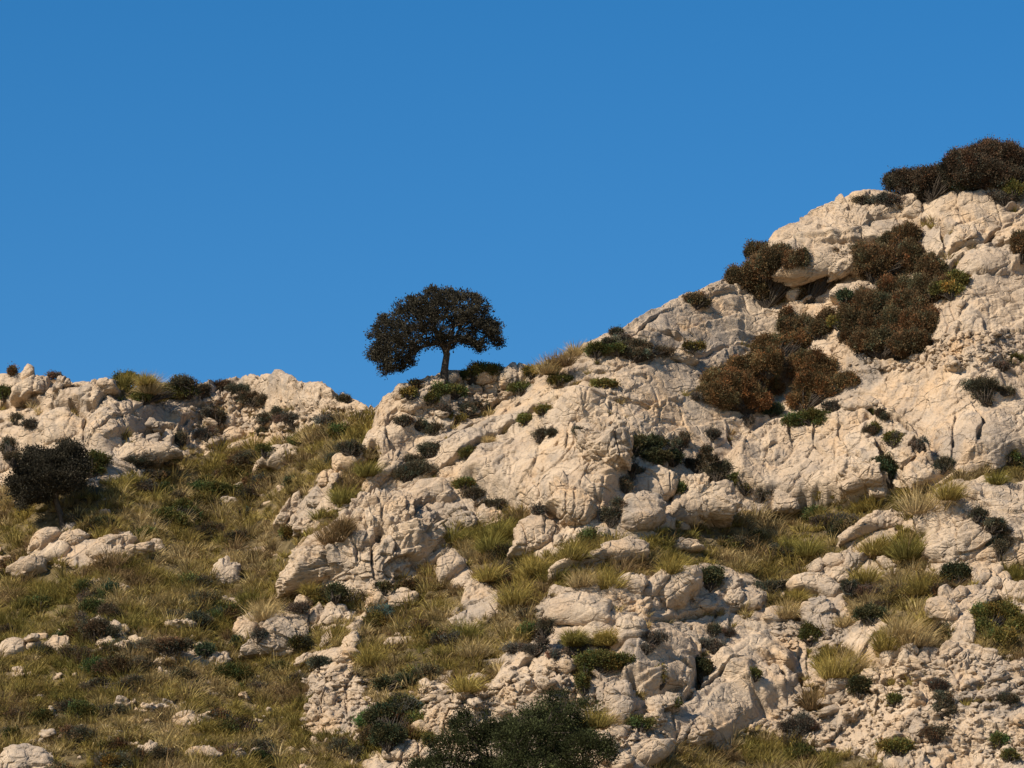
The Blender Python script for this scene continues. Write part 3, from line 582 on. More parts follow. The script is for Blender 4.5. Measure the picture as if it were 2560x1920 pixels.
('rock','E',[(950,400),(975,290),(1050,255),(1065,330),(1010,410)],'dark sided narrow rock at the upper right end of the sloping slab',{}),
('boulder','E',[(1055,400),(1080,300),(1150,250),(1260,285),(1260,400),(1110,430)],'pale block right of the sloping cracked slab',dict(front=.4)),
('stone','E',[(1250,370),(1285,305),(1320,360),(1285,410)],'small stone right of the pale block by the sloping slab',{}),
('boulder','E',[(1030,610),(1045,530),(1120,470),(1160,500),(1125,595),(1060,635)],'light oval stone standing in grass right below the sloping slab',{}),
('boulder','E',[(780,785),(830,710),(930,670),(1035,675),(970,740),(850,790)],'low rounded rock half hidden in grass below the sloping slab',{}),
('boulder','E',[(800,240),(825,180),(960,165),(1055,180),(1055,250),(930,275),(840,270)],'flat oval boulder below the left corner of the large cracked outcrop',dict(front=.5,amp=.4)),
('rock','E',[(1225,220),(1280,160),(1370,155),(1420,200),(1300,250)],'capped rock below the large cracked outcrop beside a black bush',{}),
('boulder','E',[(1635,250),(1645,140),(1720,110),(1835,125),(1870,190),(1830,250),(1700,270)],'knobbly pale rock below the right foot of the large cracked outcrop',{}),
('rock','E',[(1450,210),(1465,130),(1520,120),(1540,200),(1620,195),(1600,250),(1480,260)],'cluster of small blocks below the middle of the large cracked outcrop',dict(amp=1.3,rub=1)),
('boulder','E',[(1205,650),(1250,540),(1350,500),(1375,580),(1345,680),(1250,710)],'upright split rock at the top of the craggy column left of the centre grass',{}),
('boulder','E',[(910,940),(935,850),(1010,840),(1070,880),(1010,1020),(930,1060)],'rounded left shoulder of the craggy rubble outcrop in the lower left',{}),
('outcrop','E',[(910,1240),(930,1080),(1090,1000),(1170,1080),(1150,1190),(1000,1260)],'knobbly lower part of the craggy rubble outcrop in the lower left',dict(rub=1)),
('rock','E',[(1190,860),(1170,790),(1210,755),(1250,790),(1240,850)],'dark tipped upright stone on top of the craggy rubble outcrop',{}),
('boulder','E',[(1330,1260),(1345,1170),(1440,1125),(1510,1160),(1510,1260),(1400,1290)],'pale block at the lower right of the craggy rubble outcrop',{}),
('rock_slab','E',[(1555,605),(1600,540),(1720,525),(1890,535),(1860,600),(1700,610)],'flat stone step in the grass left of the centre grass patch',{}),
('stone','E',[(1665,520),(1690,485),(1745,480),(1775,520),(1710,545)],'rounded stone on the flat stone step',{}),
('rock','E',[(1755,510),(1790,430),(1895,415),(1900,510),(1820,535)],'pale rock above the flat stone step',{}),
('stone','E',[(1805,405),(1835,362),(1885,375),(1870,412)],'little round stone topping the rocks by the centre grass patch',{}),
('boulder','E',[(1580,1560),(1600,1470),(1680,1405),(1800,1400),(1900,1450),(1960,1500),(1920,1590),(1750,1620)],'pale domed rock at the bottom left of the foreground tree crown',dict(rub=.6)),
('rock','E',[(1880,1580),(1950,1480),(2030,1470),(2060,1550),(1970,1610)],'rock squeezed between the domed rock and the foreground tree crown',{}),
('stone','E',[(1285,1645),(1315,1600),(1375,1595),(1365,1645)],'small white stone at the bottom edge left of the domed rock',{}),
('rock','E',[(1870,1010),(1885,920),(1950,890),(2010,950),(1970,1050)],'tall rounded rock above the big dark bush in the lower left',{}),
('rock','E',[(1845,1070),(1885,990),(1950,980),(1970,1050),(1900,1100)],'grey rounded rock in front of the tall rounded rock by the big dark bush',{}),
('stone','E',[(775,980),(815,930),(865,955),(835,1005)],'lone pale stone in the grass left of the craggy rubble outcrop',{}),
('stone','E',[(155,1325),(185,1275),(245,1285),(225,1325)],'lone pale stone in the bottom left grass right of the pair of flat stones',{}),
('rock_slab','B',[(545,875),(600,795),(680,775),(845,785),(820,845),(680,875)],'flat pale slab in the left grass slope below the ridge',dict(front=.4)),
('rock_slab','B',[(460,975),(495,880),(560,860),(615,890),(575,935),(500,980)],'smaller flat slab below left of the flat pale slab in the left grass',dict(front=.5)),
('rock','B',[(645,1105),(700,1065),(765,1060),(745,1115),(690,1135)],'small wedge rock with a dark sprig at its right in the left grass',{}),
('stone','B',[(305,1165),(325,1110),(405,1075),(395,1125),(340,1175)],'little slanted pale stone in the left grass slope',{}),
('rock_slab','B',[(15,1245),(60,1210),(160,1215),(200,1185),(310,1195),(325,1235),(200,1255),(100,1265)],'thin pale ledge in the left grass slope right of the left tree',{}),
('stone','B',[(220,1290),(225,1255),(270,1250),(285,1275),(250,1295)],'tiny stone right under the thin pale ledge',{}),
('outcrop','B',[(630,1420),(690,1290),(800,1180),(860,1150),(905,1230),(890,1290),(800,1360),(720,1440)],'lowest left outcrop jutting from the spur into the left grass',dict(amp=.8,rub=.5)),
('outcrop','B',[(880,1240),(920,1150),(1010,1085),(1095,1180),(1090,1280),(970,1280)],'rounded smooth rock right of the lowest left outcrop of the spur',dict(amp=.4)),
('rock','B',[(1010,1090),(1055,1000),(1120,970),(1165,1020),(1090,1100)],'knob on top of the rounded smooth rock at the spur edge',{}),
('rock','B',[(1090,1110),(1135,1010),(1195,995),(1180,1080),(1120,1150)],'narrow rock leaning beside the knob at the spur edge',{}),
('outcrop','B',[(785,1470),(815,1370),(900,1315),(1035,1350),(1040,1440),(930,1500)],'rough low rock between the lowest left outcrop and the brown grass',{}),
('rock','B',[(1175,910),(1185,855),(1290,830),(1385,830),(1405,880),(1300,915),(1200,950)],'pale rock at the spur edge above a green tussock patch',{}),
('rock_slab','B',[(1435,1120),(1490,1020),(1600,900),(1700,830),(1850,870),(1820,900),(1700,1000),(1560,1110),(1450,1190)],'long slanting pale slab above the big dark bush at the left of the spur',dict(front=.3,amp=.6,tilt=55)),
('rock','B',[(1590,1230),(1690,1180),(1760,1215),(1775,1290),(1700,1340),(1640,1270)],'small split boulder behind the top of the large cracked outcrop',{}),
('boulder','A',[(245,1650),(290,1560),(400,1490),(500,1470),(535,1520),(450,1570),(350,1650)],'curved overhanging boulder at the upper left of the boulders under the left tree',dict(front=.45,amp=.5)),
('boulder','A',[(515,1570),(555,1510),(700,1485),(780,1530),(660,1610),(560,1610)],'grey-topped boulder in the middle of the boulders under the left tree',dict(front=.45,amp=.5)),
('rock','A',[(555,1465),(585,1425),(655,1410),(630,1480),(520,1500)],'small pale rock right at the foot of the left tree',{}),
('boulder','A',[(340,1670),(420,1595),(560,1585),(610,1640),(550,1720),(400,1730)],'lowest middle boulder of the group under the left tree',dict(front=.4,amp=.5)),
('boulder','A',[(90,1800),(160,1720),(260,1690),(370,1730),(360,1810),(200,1850)],'flat pale boulder at the lower left of the group under the left tree',dict(front=.4)),
('boulder','A',[(740,1670),(850,1555),(970,1515),(1060,1540),(1060,1640),(950,1720),(800,1730)],'smooth pale boulder right in the group under the left tree',dict(front=.35,amp=.5)),
('rock','A',[(1000,1550),(1070,1490),(1135,1475),(1155,1540),(1095,1600)],'rough rock above the smooth pale boulder right of the left tree',{}),
('stone','A',[(1325,1640),(1335,1600),(1375,1595),(1378,1645)],'single small stone right of the boulder group under the left tree',{}),
('rock_slab','A',[(1065,1650),(1200,1615),(1315,1585),(1290,1635),(1150,1670)],'thin tail of rock at the right end of the boulder group under the left tree',{}),
('rock_slab','A',[(950,930),(980,830),(1060,765),(1240,740),(1400,765),(1490,755),(1600,820),(1500,845),(1350,880),(1150,890),(1000,940)],'long smooth pale slab at the foot of the left ridge above the grass',dict(front=.35,amp=.4,tilt=58)),
('boulder','A',[(1075,755),(1090,700),(1200,630),(1245,650),(1235,745)],'left one of three blocks above the long smooth slab of the left ridge',dict(front=.4,amp=.4)),
('boulder','A',[(1240,745),(1250,655),(1380,625),(1405,680),(1345,745)],'middle one of three blocks above the long smooth slab of the left ridge',dict(front=.4,amp=.4)),
('boulder','A',[(1380,745),(1390,670),(1440,595),(1495,615),(1510,700),(1490,755)],'right one of three blocks above the long smooth slab, dark on its right',dict(front=.55,amp=.4)),
('rock','A',[(1225,625),(1290,515),(1335,525),(1410,590),(1400,625)],'dark pyramid-shaped rock above the three blocks of the left ridge',dict(front=.7)),
('boulder','A',[(90,370),(130,290),(200,170),(250,105),(310,125),(350,200),(450,190),(440,290),(380,350),(250,370)],'knobby boulder on the skyline at the far left of the ridge',dict(front=.55,amp=.6)),
('boulder','A',[(450,260),(480,200),(530,158),(585,172),(605,220),(520,275)],'small skyline boulder right of the knobby far left boulder',dict(front=.5)),
('rock_slab','A',[(830,235),(850,188),(910,172),(990,198),(1015,250),(900,268)],'flat capstone overhanging on the skyline left of the ridge bushes',dict(front=.6,amp=.3)),
('outcrop','A',[(320,610),(360,500),(440,420),(560,412),(660,450),(735,560),(725,650),(600,730),(400,730)],'big round-faced slab bulging from the left ridge above the left tree',dict(front=.25,amp=.35,rub=0)),
('boulder','A',[(1740,775),(1760,720),(1850,685),(1925,705),(1860,765)],'pale rounded rock at the lower edge of the ridge rocks above the grass',dict(front=.5)),
('boulder','A',[(1915,710),(1945,630),(2030,595),(2105,625),(2120,695),(2000,720)],'rounded boulder above right of the pale rounded rock of the left ridge',dict(front=.5)),
('rock','A',[(1965,750),(2050,700),(2170,705),(2140,755),(2040,768)],'low flat rock under the rounded boulder of the left ridge',{}),
('rock','A',[(1935,575),(1965,500),(2025,485),(2010,575)],'leaning oval rock on the left ridge between two dark shrubs',{}),
('rock','A',[(-20,960),(-20,880),(60,872),(95,910),(50,960)],'pale rock at the left edge behind the left tree',{}),
('rock','M',[(-30,630),(20,560),(90,525),(155,540),(145,605),(60,640)],'rounded pale rock at the left edge in the lower grass',dict(front=.5)),
('stone','M',[(205,495),(240,470),(305,482),(295,510),(230,512)],'flat white stone in the lower left grass',{}),
('rock','M',[(275,565),(340,508),(430,497),(465,590),(380,610)],'pale rock right of the rounded rock at the left edge',{}),
('outcrop','M',[(-60,1400),(40,1258),(150,1228),(280,1236),(365,1280),(360,1420),(100,1450)],'pale domed outcrop in the bottom left corner',dict(amp=.5)),
('rock','M',[(1115,1045),(1155,998),(1235,996),(1245,1035),(1160,1065)],'upper of the two flat stones in the bottom left grass',dict(front=.5)),
('rock','M',[(1155,1065),(1230,1028),(1305,1058),(1275,1095),(1200,1088)],'lower of the two flat stones in the bottom left grass',dict(front=.5)),
('stone','M',[(1225,995),(1255,962),(1280,988),(1255,1015)],'small upright stone touching the two flat stones in the bottom left grass',{}),
('stone','M',[(1195,1245),(1245,1215),(1255,1258),(1210,1270)],'square white stone near the bottom edge in the left grass',{}),
('rock','M',[(985,668),(1050,622),(1085,638),(1035,675)],'small pale rock in the left grass below a brown shrub',{}),
('rock','M',[(695,440),(735,396),(778,418),(755,468)],'pale stone beside the round dark shrub in the left grass',{}),
('rock','M',[(655,548),(700,508),(745,518),(705,568)],'pale stone below the round dark shrub in the left grass',{}),
('stone','M',[(98,520),(118,492),(142,508),(122,530)],'tiny white stone on the rounded rock at the left edge',{}),
('outcrop','M',[(1350,115),(1395,50),(1460,5),(1515,60),(1525,135),(1440,168)],'pale rock in the grass left of the large cracked outcrop',{}),
('stone','M',[(1235,190),(1258,130),(1305,105),(1295,155)],'small slanted stone left of the pale rock by the cracked outcrop',{}),
('rock','M',[(1310,650),(1380,605),(1465,595),(1475,645),(1380,690)],'pale rock below left of the sloping cracked slab',{}),
('stone','M',[(1140,775),(1168,738),(1215,743),(1195,775)],'small pale stone in the middle of the lower left grass',{}),
('rock','H',[(612,725),(625,680),(680,642),(745,658),(752,712),(690,735)],'rounded rock right under the trunk of the lone tree',dict(front=.6)),
('rock','H',[(880,705),(950,642),(1025,648),(1055,690),(1000,722),(900,724)],'dark faced rock on the ridge right of the lone tree behind a green bush',dict(front=.6)),
('rock','H',[(1048,735),(1060,680),(1110,636),(1190,638),(1205,690),(1120,755)],'pale rock on the skyline between the lone tree and the ridge grass',dict(front=.5)),
('rock','H',[(608,832),(650,788),(702,788),(704,832),(640,852)],'small pale rock among bushes below the lone tree',{}),
('rock_slab','H',[(385,885),(440,820),(560,760),(605,790),(545,850),(460,905)],'slanting slab left below the lone tree',{}),
('boulder','H',[(340,805),(380,750),(440,745),(455,780),(400,825)],'rounded skyline rock left below the lone tree',dict(front=.5)),
('outcrop','H',[(1540,1070),(1640,1005),(1790,1035),(1805,1130),(1835,1230),(1780,1290),(1600,1210),(1550,1150)],'rounded craggy outcrop in the middle of the spur with a dark bush at its right',dict(front=.5,amp=.8,rub=.7)),
('stone','H',[(2038,1245),(2058,1212),(2092,1218),(2105,1252),(2062,1265)],'round stone below the dark bushes in the middle of the spur',{}),
('rock_slab','H',[(2125,575),(2180,518),(2265,518),(2285,572),(2200,595)],'flat pale rock right of the dark low bushes near the skyline',dict(front=.6)),
('boulder','I',[(1415,575),(1440,500),(1500,475),(1565,535),(1530,595)],'rounded boulder below the top brown bushes',dict(front=.45)),
('boulder','I',[(1985,755),(1998,690),(2090,628),(2135,648),(2090,745)],'left one of two smooth boulders near the upper right edge',dict(front=.4)),
('boulder','I',[(2090,755),(2110,680),(2170,635),(2240,645),(2230,755)],'right one of two smooth boulders near the upper right edge',dict(front=.4)),
('boulder','I',[(1735,765),(1780,690),(1900,638),(1935,700),(1855,755)],'slanting long boulder right of the huge skyline outcrop',dict(front=.4)),
('rock_slab','I',[(978,1085),(1000,1042),(1120,1015),(1310,995),(1310,1085),(1080,1115)],'pale slab between the upper and lower brown bushes',{}),
('stone','I',[(797,1003),(808,960),(855,982),(833,1015)],'top stone of the small pile between the upper brown bushes',{}),
('stone','I',[(770,1035),(800,1002),(835,1018),(815,1055)],'middle stone of the small pile between the upper brown bushes',{}),
('stone','I',[(705,1065),(760,1036),(795,1060),(732,1115)],'bottom stone of the small pile between the upper brown bushes',{}),
('rock','I',[(305,955),(340,915),(380,928),(365,975)],'small rock on the skyline left of the upper brown bushes',{}),
('stone','I',[(1785,1145),(1798,1105),(1835,1108),(1825,1152)],'small round stone right of the brown bushes',{}),
('rock_slab','J',[(1010,430),(1080,400),(1240,380),(1300,440),(1180,470),(1060,470)],'flat pale shelf right below the reddish bushes',dict(front=.2,amp=.3)),
]
for nm, c, pts, lab, op in ROCKS:
    cat = {'outcrop': 'outcrop', 'boulder': 'boulder', 'rock': 'rock', 'rock_slab': 'rock slab', 'stone': 'stone'}[nm]
    make_rock(nm, c, pts, lab, None, cat, **op)

# small loose stones: a few shapes, each copy a thing of its own
rng = np.random.default_rng(5)
SP = []
for i in range(7):
    nt_, np_ = 18, 11
    ph, th = np.meshgrid(np.linspace(0, math.pi, np_), np.linspace(0, 2 * math.pi, nt_, endpoint=False), indexing='ij')
    V = np.stack([np.sin(ph) ** .7 * np.cos(th), np.sin(ph) ** .7 * np.sin(th), np.cos(ph)], -1).reshape(-1, 3)
    V = V * (1 + .55 * facet(V + i * 9, .95, 70 + i, 1.0, .2))[:, None] * np.array([1, .8, .62 + .1 * (i % 3)])
    V[:nt_] = V[:nt_].mean(0); V[-nt_:] = V[-nt_:].mean(0)
    ii = np.arange(np_ * nt_).reshape(np_, nt_); jj = np.roll(ii, -1, 1)
    me_o = mesh_np('stone', V, np.stack([ii[:-1], ii[1:], jj[1:], jj[:-1]], -1).reshape(-1, 4), mat=M_ROCK)
    SP.append(me_o)
ZONES = [('P',[(1600,1590),(1760,1470),(1900,1420),(2212,1420),(2212,1640),(1700,1620)],74,'small pale loose stone in the scree of the lower right corner','loose stones in the lower right scree'),
 ('P',[(880,1490),(1100,1470),(1260,1400),(1290,1540),(1000,1560),(880,1600)],35,'small pale loose stone in the scree left above the foreground tree crown','loose stones above the foreground tree crown'),
 ('P',[(660,1440),(770,1410),(800,1500),(820,1580),(660,1575)],21,'small pale stone in the craggy rubble outcrop of the lower left','loose stones in the lower left rubble'),
 ('P',[(900,840),(1000,810),(1150,800),(1100,850),(1000,900),(900,900)],18,'small pale stone among the bushes below the lone tree','loose stones below the lone tree'),
 ('P',[(1800,790),(1900,765),(2060,720),(2212,720),(2212,800),(1900,800)],28,'small pale stone in the stony band right of the brown bushes','loose stones right of the brown bushes'),
 ('P',[(410,880),(500,850),(760,880),(800,910),(600,940),(420,950)],25,'small pale stone among the broken rocks of the left ridge','loose stones of the left ridge'),
 ('P',[(1310,1640),(1300,1560),(1420,1540),(1440,1600),(1400,1655)],14,'small pale stone right of the foreground tree crown','loose stones right of the foreground tree crown'),
 ('P',[(1640,1330),(1700,1300),(1830,1340),(1830,1400),(1700,1400)],13,'small pale stone between the dark bushes below the whale-backed boulder','loose stones below the whale-backed boulder'),
 ('P',[(20,1380),(500,1300),(640,1330),(640,1640),(20,1640)],34,'small pale stone lying in the lower left grass slope','loose stones in the lower left grass')]
first = set()
# finer debris nobody could count, one mesh
base_v = [np.array([v.co[:] for v in o.data.vertices]) for o in SP]
base_q = [np.array([p.vertices[:] for p in o.data.polygons]) for o in SP]
sv, sq, sn = [], [], 0
for c, pts, n, lab, grp in ZONES:
    pl = conv(c, pts); lo_, hi_ = pl.min(0), pl.max(0); k = 0
    while k < n * 7:
        x, y = rng.uniform(lo_, hi_)
        if not inside(pl, np.array([x]), np.array([y]))[0]: continue
        p = hit_hill(x, y); k += 1
        if p is None: continue
        i = int(rng.integers(7)); s = .05 + .11 * rng.random() ** 1.5; a = rng.uniform(0, 6.28); ca, sa = math.cos(a), math.sin(a)
        Vv = base_v[i] * s * np.array([rng.uniform(.8, 1.5), 1, rng.uniform(.6, 1.1)]); Vv = Vv @ np.array([[ca, sa, 0], [-sa, ca, 0], [0, 0, 1]])
        sv.append(Vv + np.array(p) + [0, 0, .2 * s]); sq.append(base_q[i] + sn); sn += len(Vv)
scr = mesh_np('scree', np.vstack(sv), np.vstack(sq), mat=M_ROCK); tag(scr, kind='stuff')
for c, pts, n, lab, grp in ZONES:
    pl = conv(c, pts); lo_, hi_ = pl.min(0), pl.max(0); k = 0
    while k < n:
        x, y = rng.uniform(lo_, hi_)
        if not inside(pl, np.array([x]), np.array([y]))[0]: continue
        p = hit_hill(x, y)
        if p is None: continue
        i = int(rng.integers(7))
        o = SP[i] if i not in first else SP[i].copy()
        if i in first: COL.objects.link(o)
        first.add(i); k += 1
        s = float(.10 + .30 * rng.random() ** 2.2)
        o.scale = (s * float(rng.uniform(.8, 1.5)), s, s * float(rng.uniform(.7, 1.1))); o.location = p + Vector((0, 0, .25 * s)) 
        o.rotation_euler = (float(rng.uniform(-.4, .4)), float(rng.uniform(-.5, .2)), float(rng.uniform(0, 6.28)))
        tag(o, lab, 'stone', grp)
bpy.context.view_layer.update()

# ------------------------------------------------------------------ foliage
PAL = {'umber': ((.092, .066, .044), .5, .05, 1.5),  # base colour, its variation, leaf size, plume length
 'brown': ((.135, .095, .050), .5, .05, 1.5), 'rust': ((.175, .112, .052), .5, .048, 1.3), 'dark': ((.105, .09, .058), .4, .042, .8),
 'grey': ((.125, .105, .082), .35, .042, .8), 'green': ((.105, .105, .034), .4, .05, 1.0), 'deep': ((.072, .074, .036), .4, .055, 1.0),
 'olive': ((.17, .15, .045), .4, .055, 1.1), 'blue': ((.075, .10, .055), .3, .06, 1.3), 'tree': ((.052, .047, .033), .4, .065, 1.0),
 'sage': ((.052, .060, .024), .45, .055, 1.0)}
def leaves(C, nrm, size, col, var, rng, up=.35):
    """C centres, nrm outward directions: one pointed leaf face each"""
    n = len(C)
    d = nrm + rng.normal(0, .55, (n, 3)); d[:, 2] += up; d /= np.linalg.norm(d, axis=1)[:, None] + 1e-9
    a = rng.normal(0, 1, (n, 3)); s = np.cross(d, a); s /= np.linalg.norm(s, axis=1)[:, None] + 1e-9
    L = size * rng.uniform(.6, 1.5, n)[:, None]; Wd = L * rng.uniform(.45, .8, n)[:, None]
    mid = np.cross(d, s) * L * .15
    V = np.stack([C, C + d * L * .55 + s * Wd * .5 + mid, C + d * L * 1.15, C + d * L * .55 - s * Wd * .5 + mid], 1).reshape(-1, 3)
    q = np.arange(n * 4).reshape(n, 4)
    c = np.repeat(col, 4, axis=0)
    return V, q, c
def lobe_points(cen, rad, kind, rng, dens=1.0, vary=0.0):
    col, var, ls, pl = PAL[kind]
    col = np.array(col) * (1 + vary * rng.normal(0, 1)) * (1 + vary * rng.normal(0, 1) * np.array([.5, -.15, -.3]))
    col = np.clip(col, .015, .5)
    area = 4 * math.pi * ((rad[0] * rad[1] + rad[0] * rad[2] + rad[1] * rad[2]) / 3)
    cr = .07 + .075 * min(rad) ** .5                 # clump radius
    nc = max(14, int(area / (cr * cr * 1.25)))
    u = rng.normal(0, 1, (nc, 3)); u /= np.linalg.norm(u, axis=1)[:, None]; u[:, 2] = np.where(u[:, 2] < -.8, -u[:, 2], u[:, 2])
    r = rng.uniform(.66, 1.0, nc)
    lump = 1 + .22 * noise(u * 1.0 + cen, .55, 3)
    cc = cen + u * rad * (r * lump)[:, None]
    fill = rng.random(nc) < .25
    cc[fill] = cen + (cc[fill] - cen) * .6
    m = int((44 if kind in ('brown', 'rust') else 34) * dens)
    nl = nc * m
    idx = np.repeat(np.arange(nc), m)
    off = rng.normal(0, 1, (nl, 3)) * cr * .62
    plume = np.abs(rng.normal(0, 1, nl))[:, None] * cr * .5 * pl
    dirn = u[idx] * .6 + np.array([0, 0, .7]); 
    C = cc[idx] + off + dirn * plume
    nr = u[idx] * .8 + off / (cr + 1e-6) * .5
    base = np.array(col)
    cv = (1 + var * rng.normal(0, .7, nc))[idx] * (1 + var * .6 * rng.normal(0, .6, nl))
    cvv = np.clip(cv, .35, 2.2)[:, None] * base
    hue = rng.normal(0, 1, nc)[idx][:, None] * np.array([.16, -.02, -.10]) + (rng.random(nc)[idx][:, None] > .88) * np.array([.28, .22, .12])
    cvv = np.clip(cvv * (1 + hue), 0, 1)
    return C, nr, cvv, ls
def build_leaves(parts, rng):
    Vs, Qs, Cs = [], [], []; n = 0
    for C, nr, cv, ls in parts:
        V, q, c = leaves(C, nr, ls, cv, 0, rng)
        Vs.append(V); Qs.append(q + n); Cs.append(c); n += len(V)
    return np.vstack(Vs), np.vstack(Qs), np.vstack(Cs)
def tubes(segs, n=5):
    V, Q = [], []; k = 0
    for p0, p1, r0, r1 in segs:
        p0, p1 = np.array(p0, float), np.array(p1, float); d = p1 - p0; L = np.linalg.norm(d)
        if L < 1e-6: continue
        d /= L; a = np.cross(d, [0, 1, 0.3]); a /= np.linalg.norm(a) + 1e-9; b = np.cross(d, a)
        t = np.linspace(0, 2 * math.pi, n, endpoint=False)[:, None]
        ring = np.cos(t) * a + np.sin(t) * b
        V.append(p0 - d * r0 * .3 + ring * r0); V.append(p1 + ring * r1)
        i = k + np.arange(n); j = k + (np.arange(n) + 1) % n
        Q.append(np.stack([i, j, j + n, i + n], 1)); k += 2 * n
    return np.vstack(V), np.vstack(Q)
def make_shrub(c, lobes, kind, label, group=None, name=None, cat='shrub', seed=0, dens=1.0):
    rng = np.random.default_rng(seed)
    L = []
    x0, y0, s = CROP[c]
    for l in lobes:
        L.append((x0 + l[0] * s, y0 + l[1] * s, l[2] * s, l[3] * s))
    low = max(L, key=lambda l: l[1] + l[3])
    g0 = ground(low[0], low[1] + low[3] * .8, hit_any)
    parts = []; big = max(max(l[2], l[3]) for l in L)
    for (px, py, rx, ry) in L:
        g = ground(px, py + ry * .8, hit_any)
        yc = min(max(g.y, g0.y - 3.5), g0.y + 3.5)
        mpp = yc / F; rm = np.array([rx * mpp, .8 * (rx + ry) / 2 * mpp, ry * mpp]) * 1.06
        yc = yc + .25 * rm[1]
        a, t = ray(px, py); cen = np.array([float(a) * yc, yc, CAMZ + float(t) * yc])
        up_ = kind in ('brown', 'rust', 'umber')
        ns = int(np.clip(rx * ry / (60 if up_ else 110), 4, 26))
        parts.append(lobe_points(cen, rm * (.70 if up_ else np.array([.80, .75, .62])), kind, rng, dens, .1))
        for _ in range(ns):                                    # uneven outline: smaller tufts round the main mass
            u = rng.normal(0, 1, 3); u /= np.linalg.norm(u); u[1] = -abs(u[1]) * .8; u[2] = abs(u[2]) if rng.random() < .7 else u[2] * .6
            sr = rm * rng.uniform(.20, .46) * (np.array([.75, .8, 1.25]) if up_ else np.array([1.3, 1, .8]))
            parts.append(lobe_points(cen + u * rm * rng.uniform(.6, .92) * (np.array([1, 1, .72 if kind == 'umber' else .9]) if up_ else np.array([1.15, 1, .85])), sr, kind, rng, dens, .22))
    V, q, col = build_leaves(parts, rng)
    nm = name or {'umber': 'brown_shrub', 'brown': 'brown_shrub', 'rust': 'brown_shrub', 'dark': 'cushion_shrub', 'grey': 'cushion_shrub', 'green': 'green_shrub', 'deep': 'dark_bush', 'olive': 'olive_shrub', 'blue': 'leafy_plant', 'sage': 'green_shrub'}[kind]
    loc = (float(g0.x), float(g0.y), float(g0.z))
    if big > 13:
        root = empty(nm, loc)
        o = mesh_np('foliage', V, q, mat=M_LEAF, col=col, loc=loc, smooth=False, parent=root)
        segs = []
        base = np.array(loc)
        for C, nr, cv, ls in parts:
            for k in rng.integers(0, len(C), 7):
                tgt = C[k] * .8 + base * .2; mid = base * .5 + tgt * .5 + rng.normal(0, .08, 3)
                segs.append((base - [0, 0, .1], mid, .035, .022)); segs.append((mid, tgt, .022, .008))
        SV, SQ = tubes(segs, 5)
        mesh_np('stem', SV, SQ, mat=M_BARK, loc=loc, parent=root)
        tag(root, label, cat, group)
    else:
        o = mesh_np(nm, V, q, mat=M_LEAF, col=col, loc=loc, smooth=False)
        tag(o, label, cat, group)

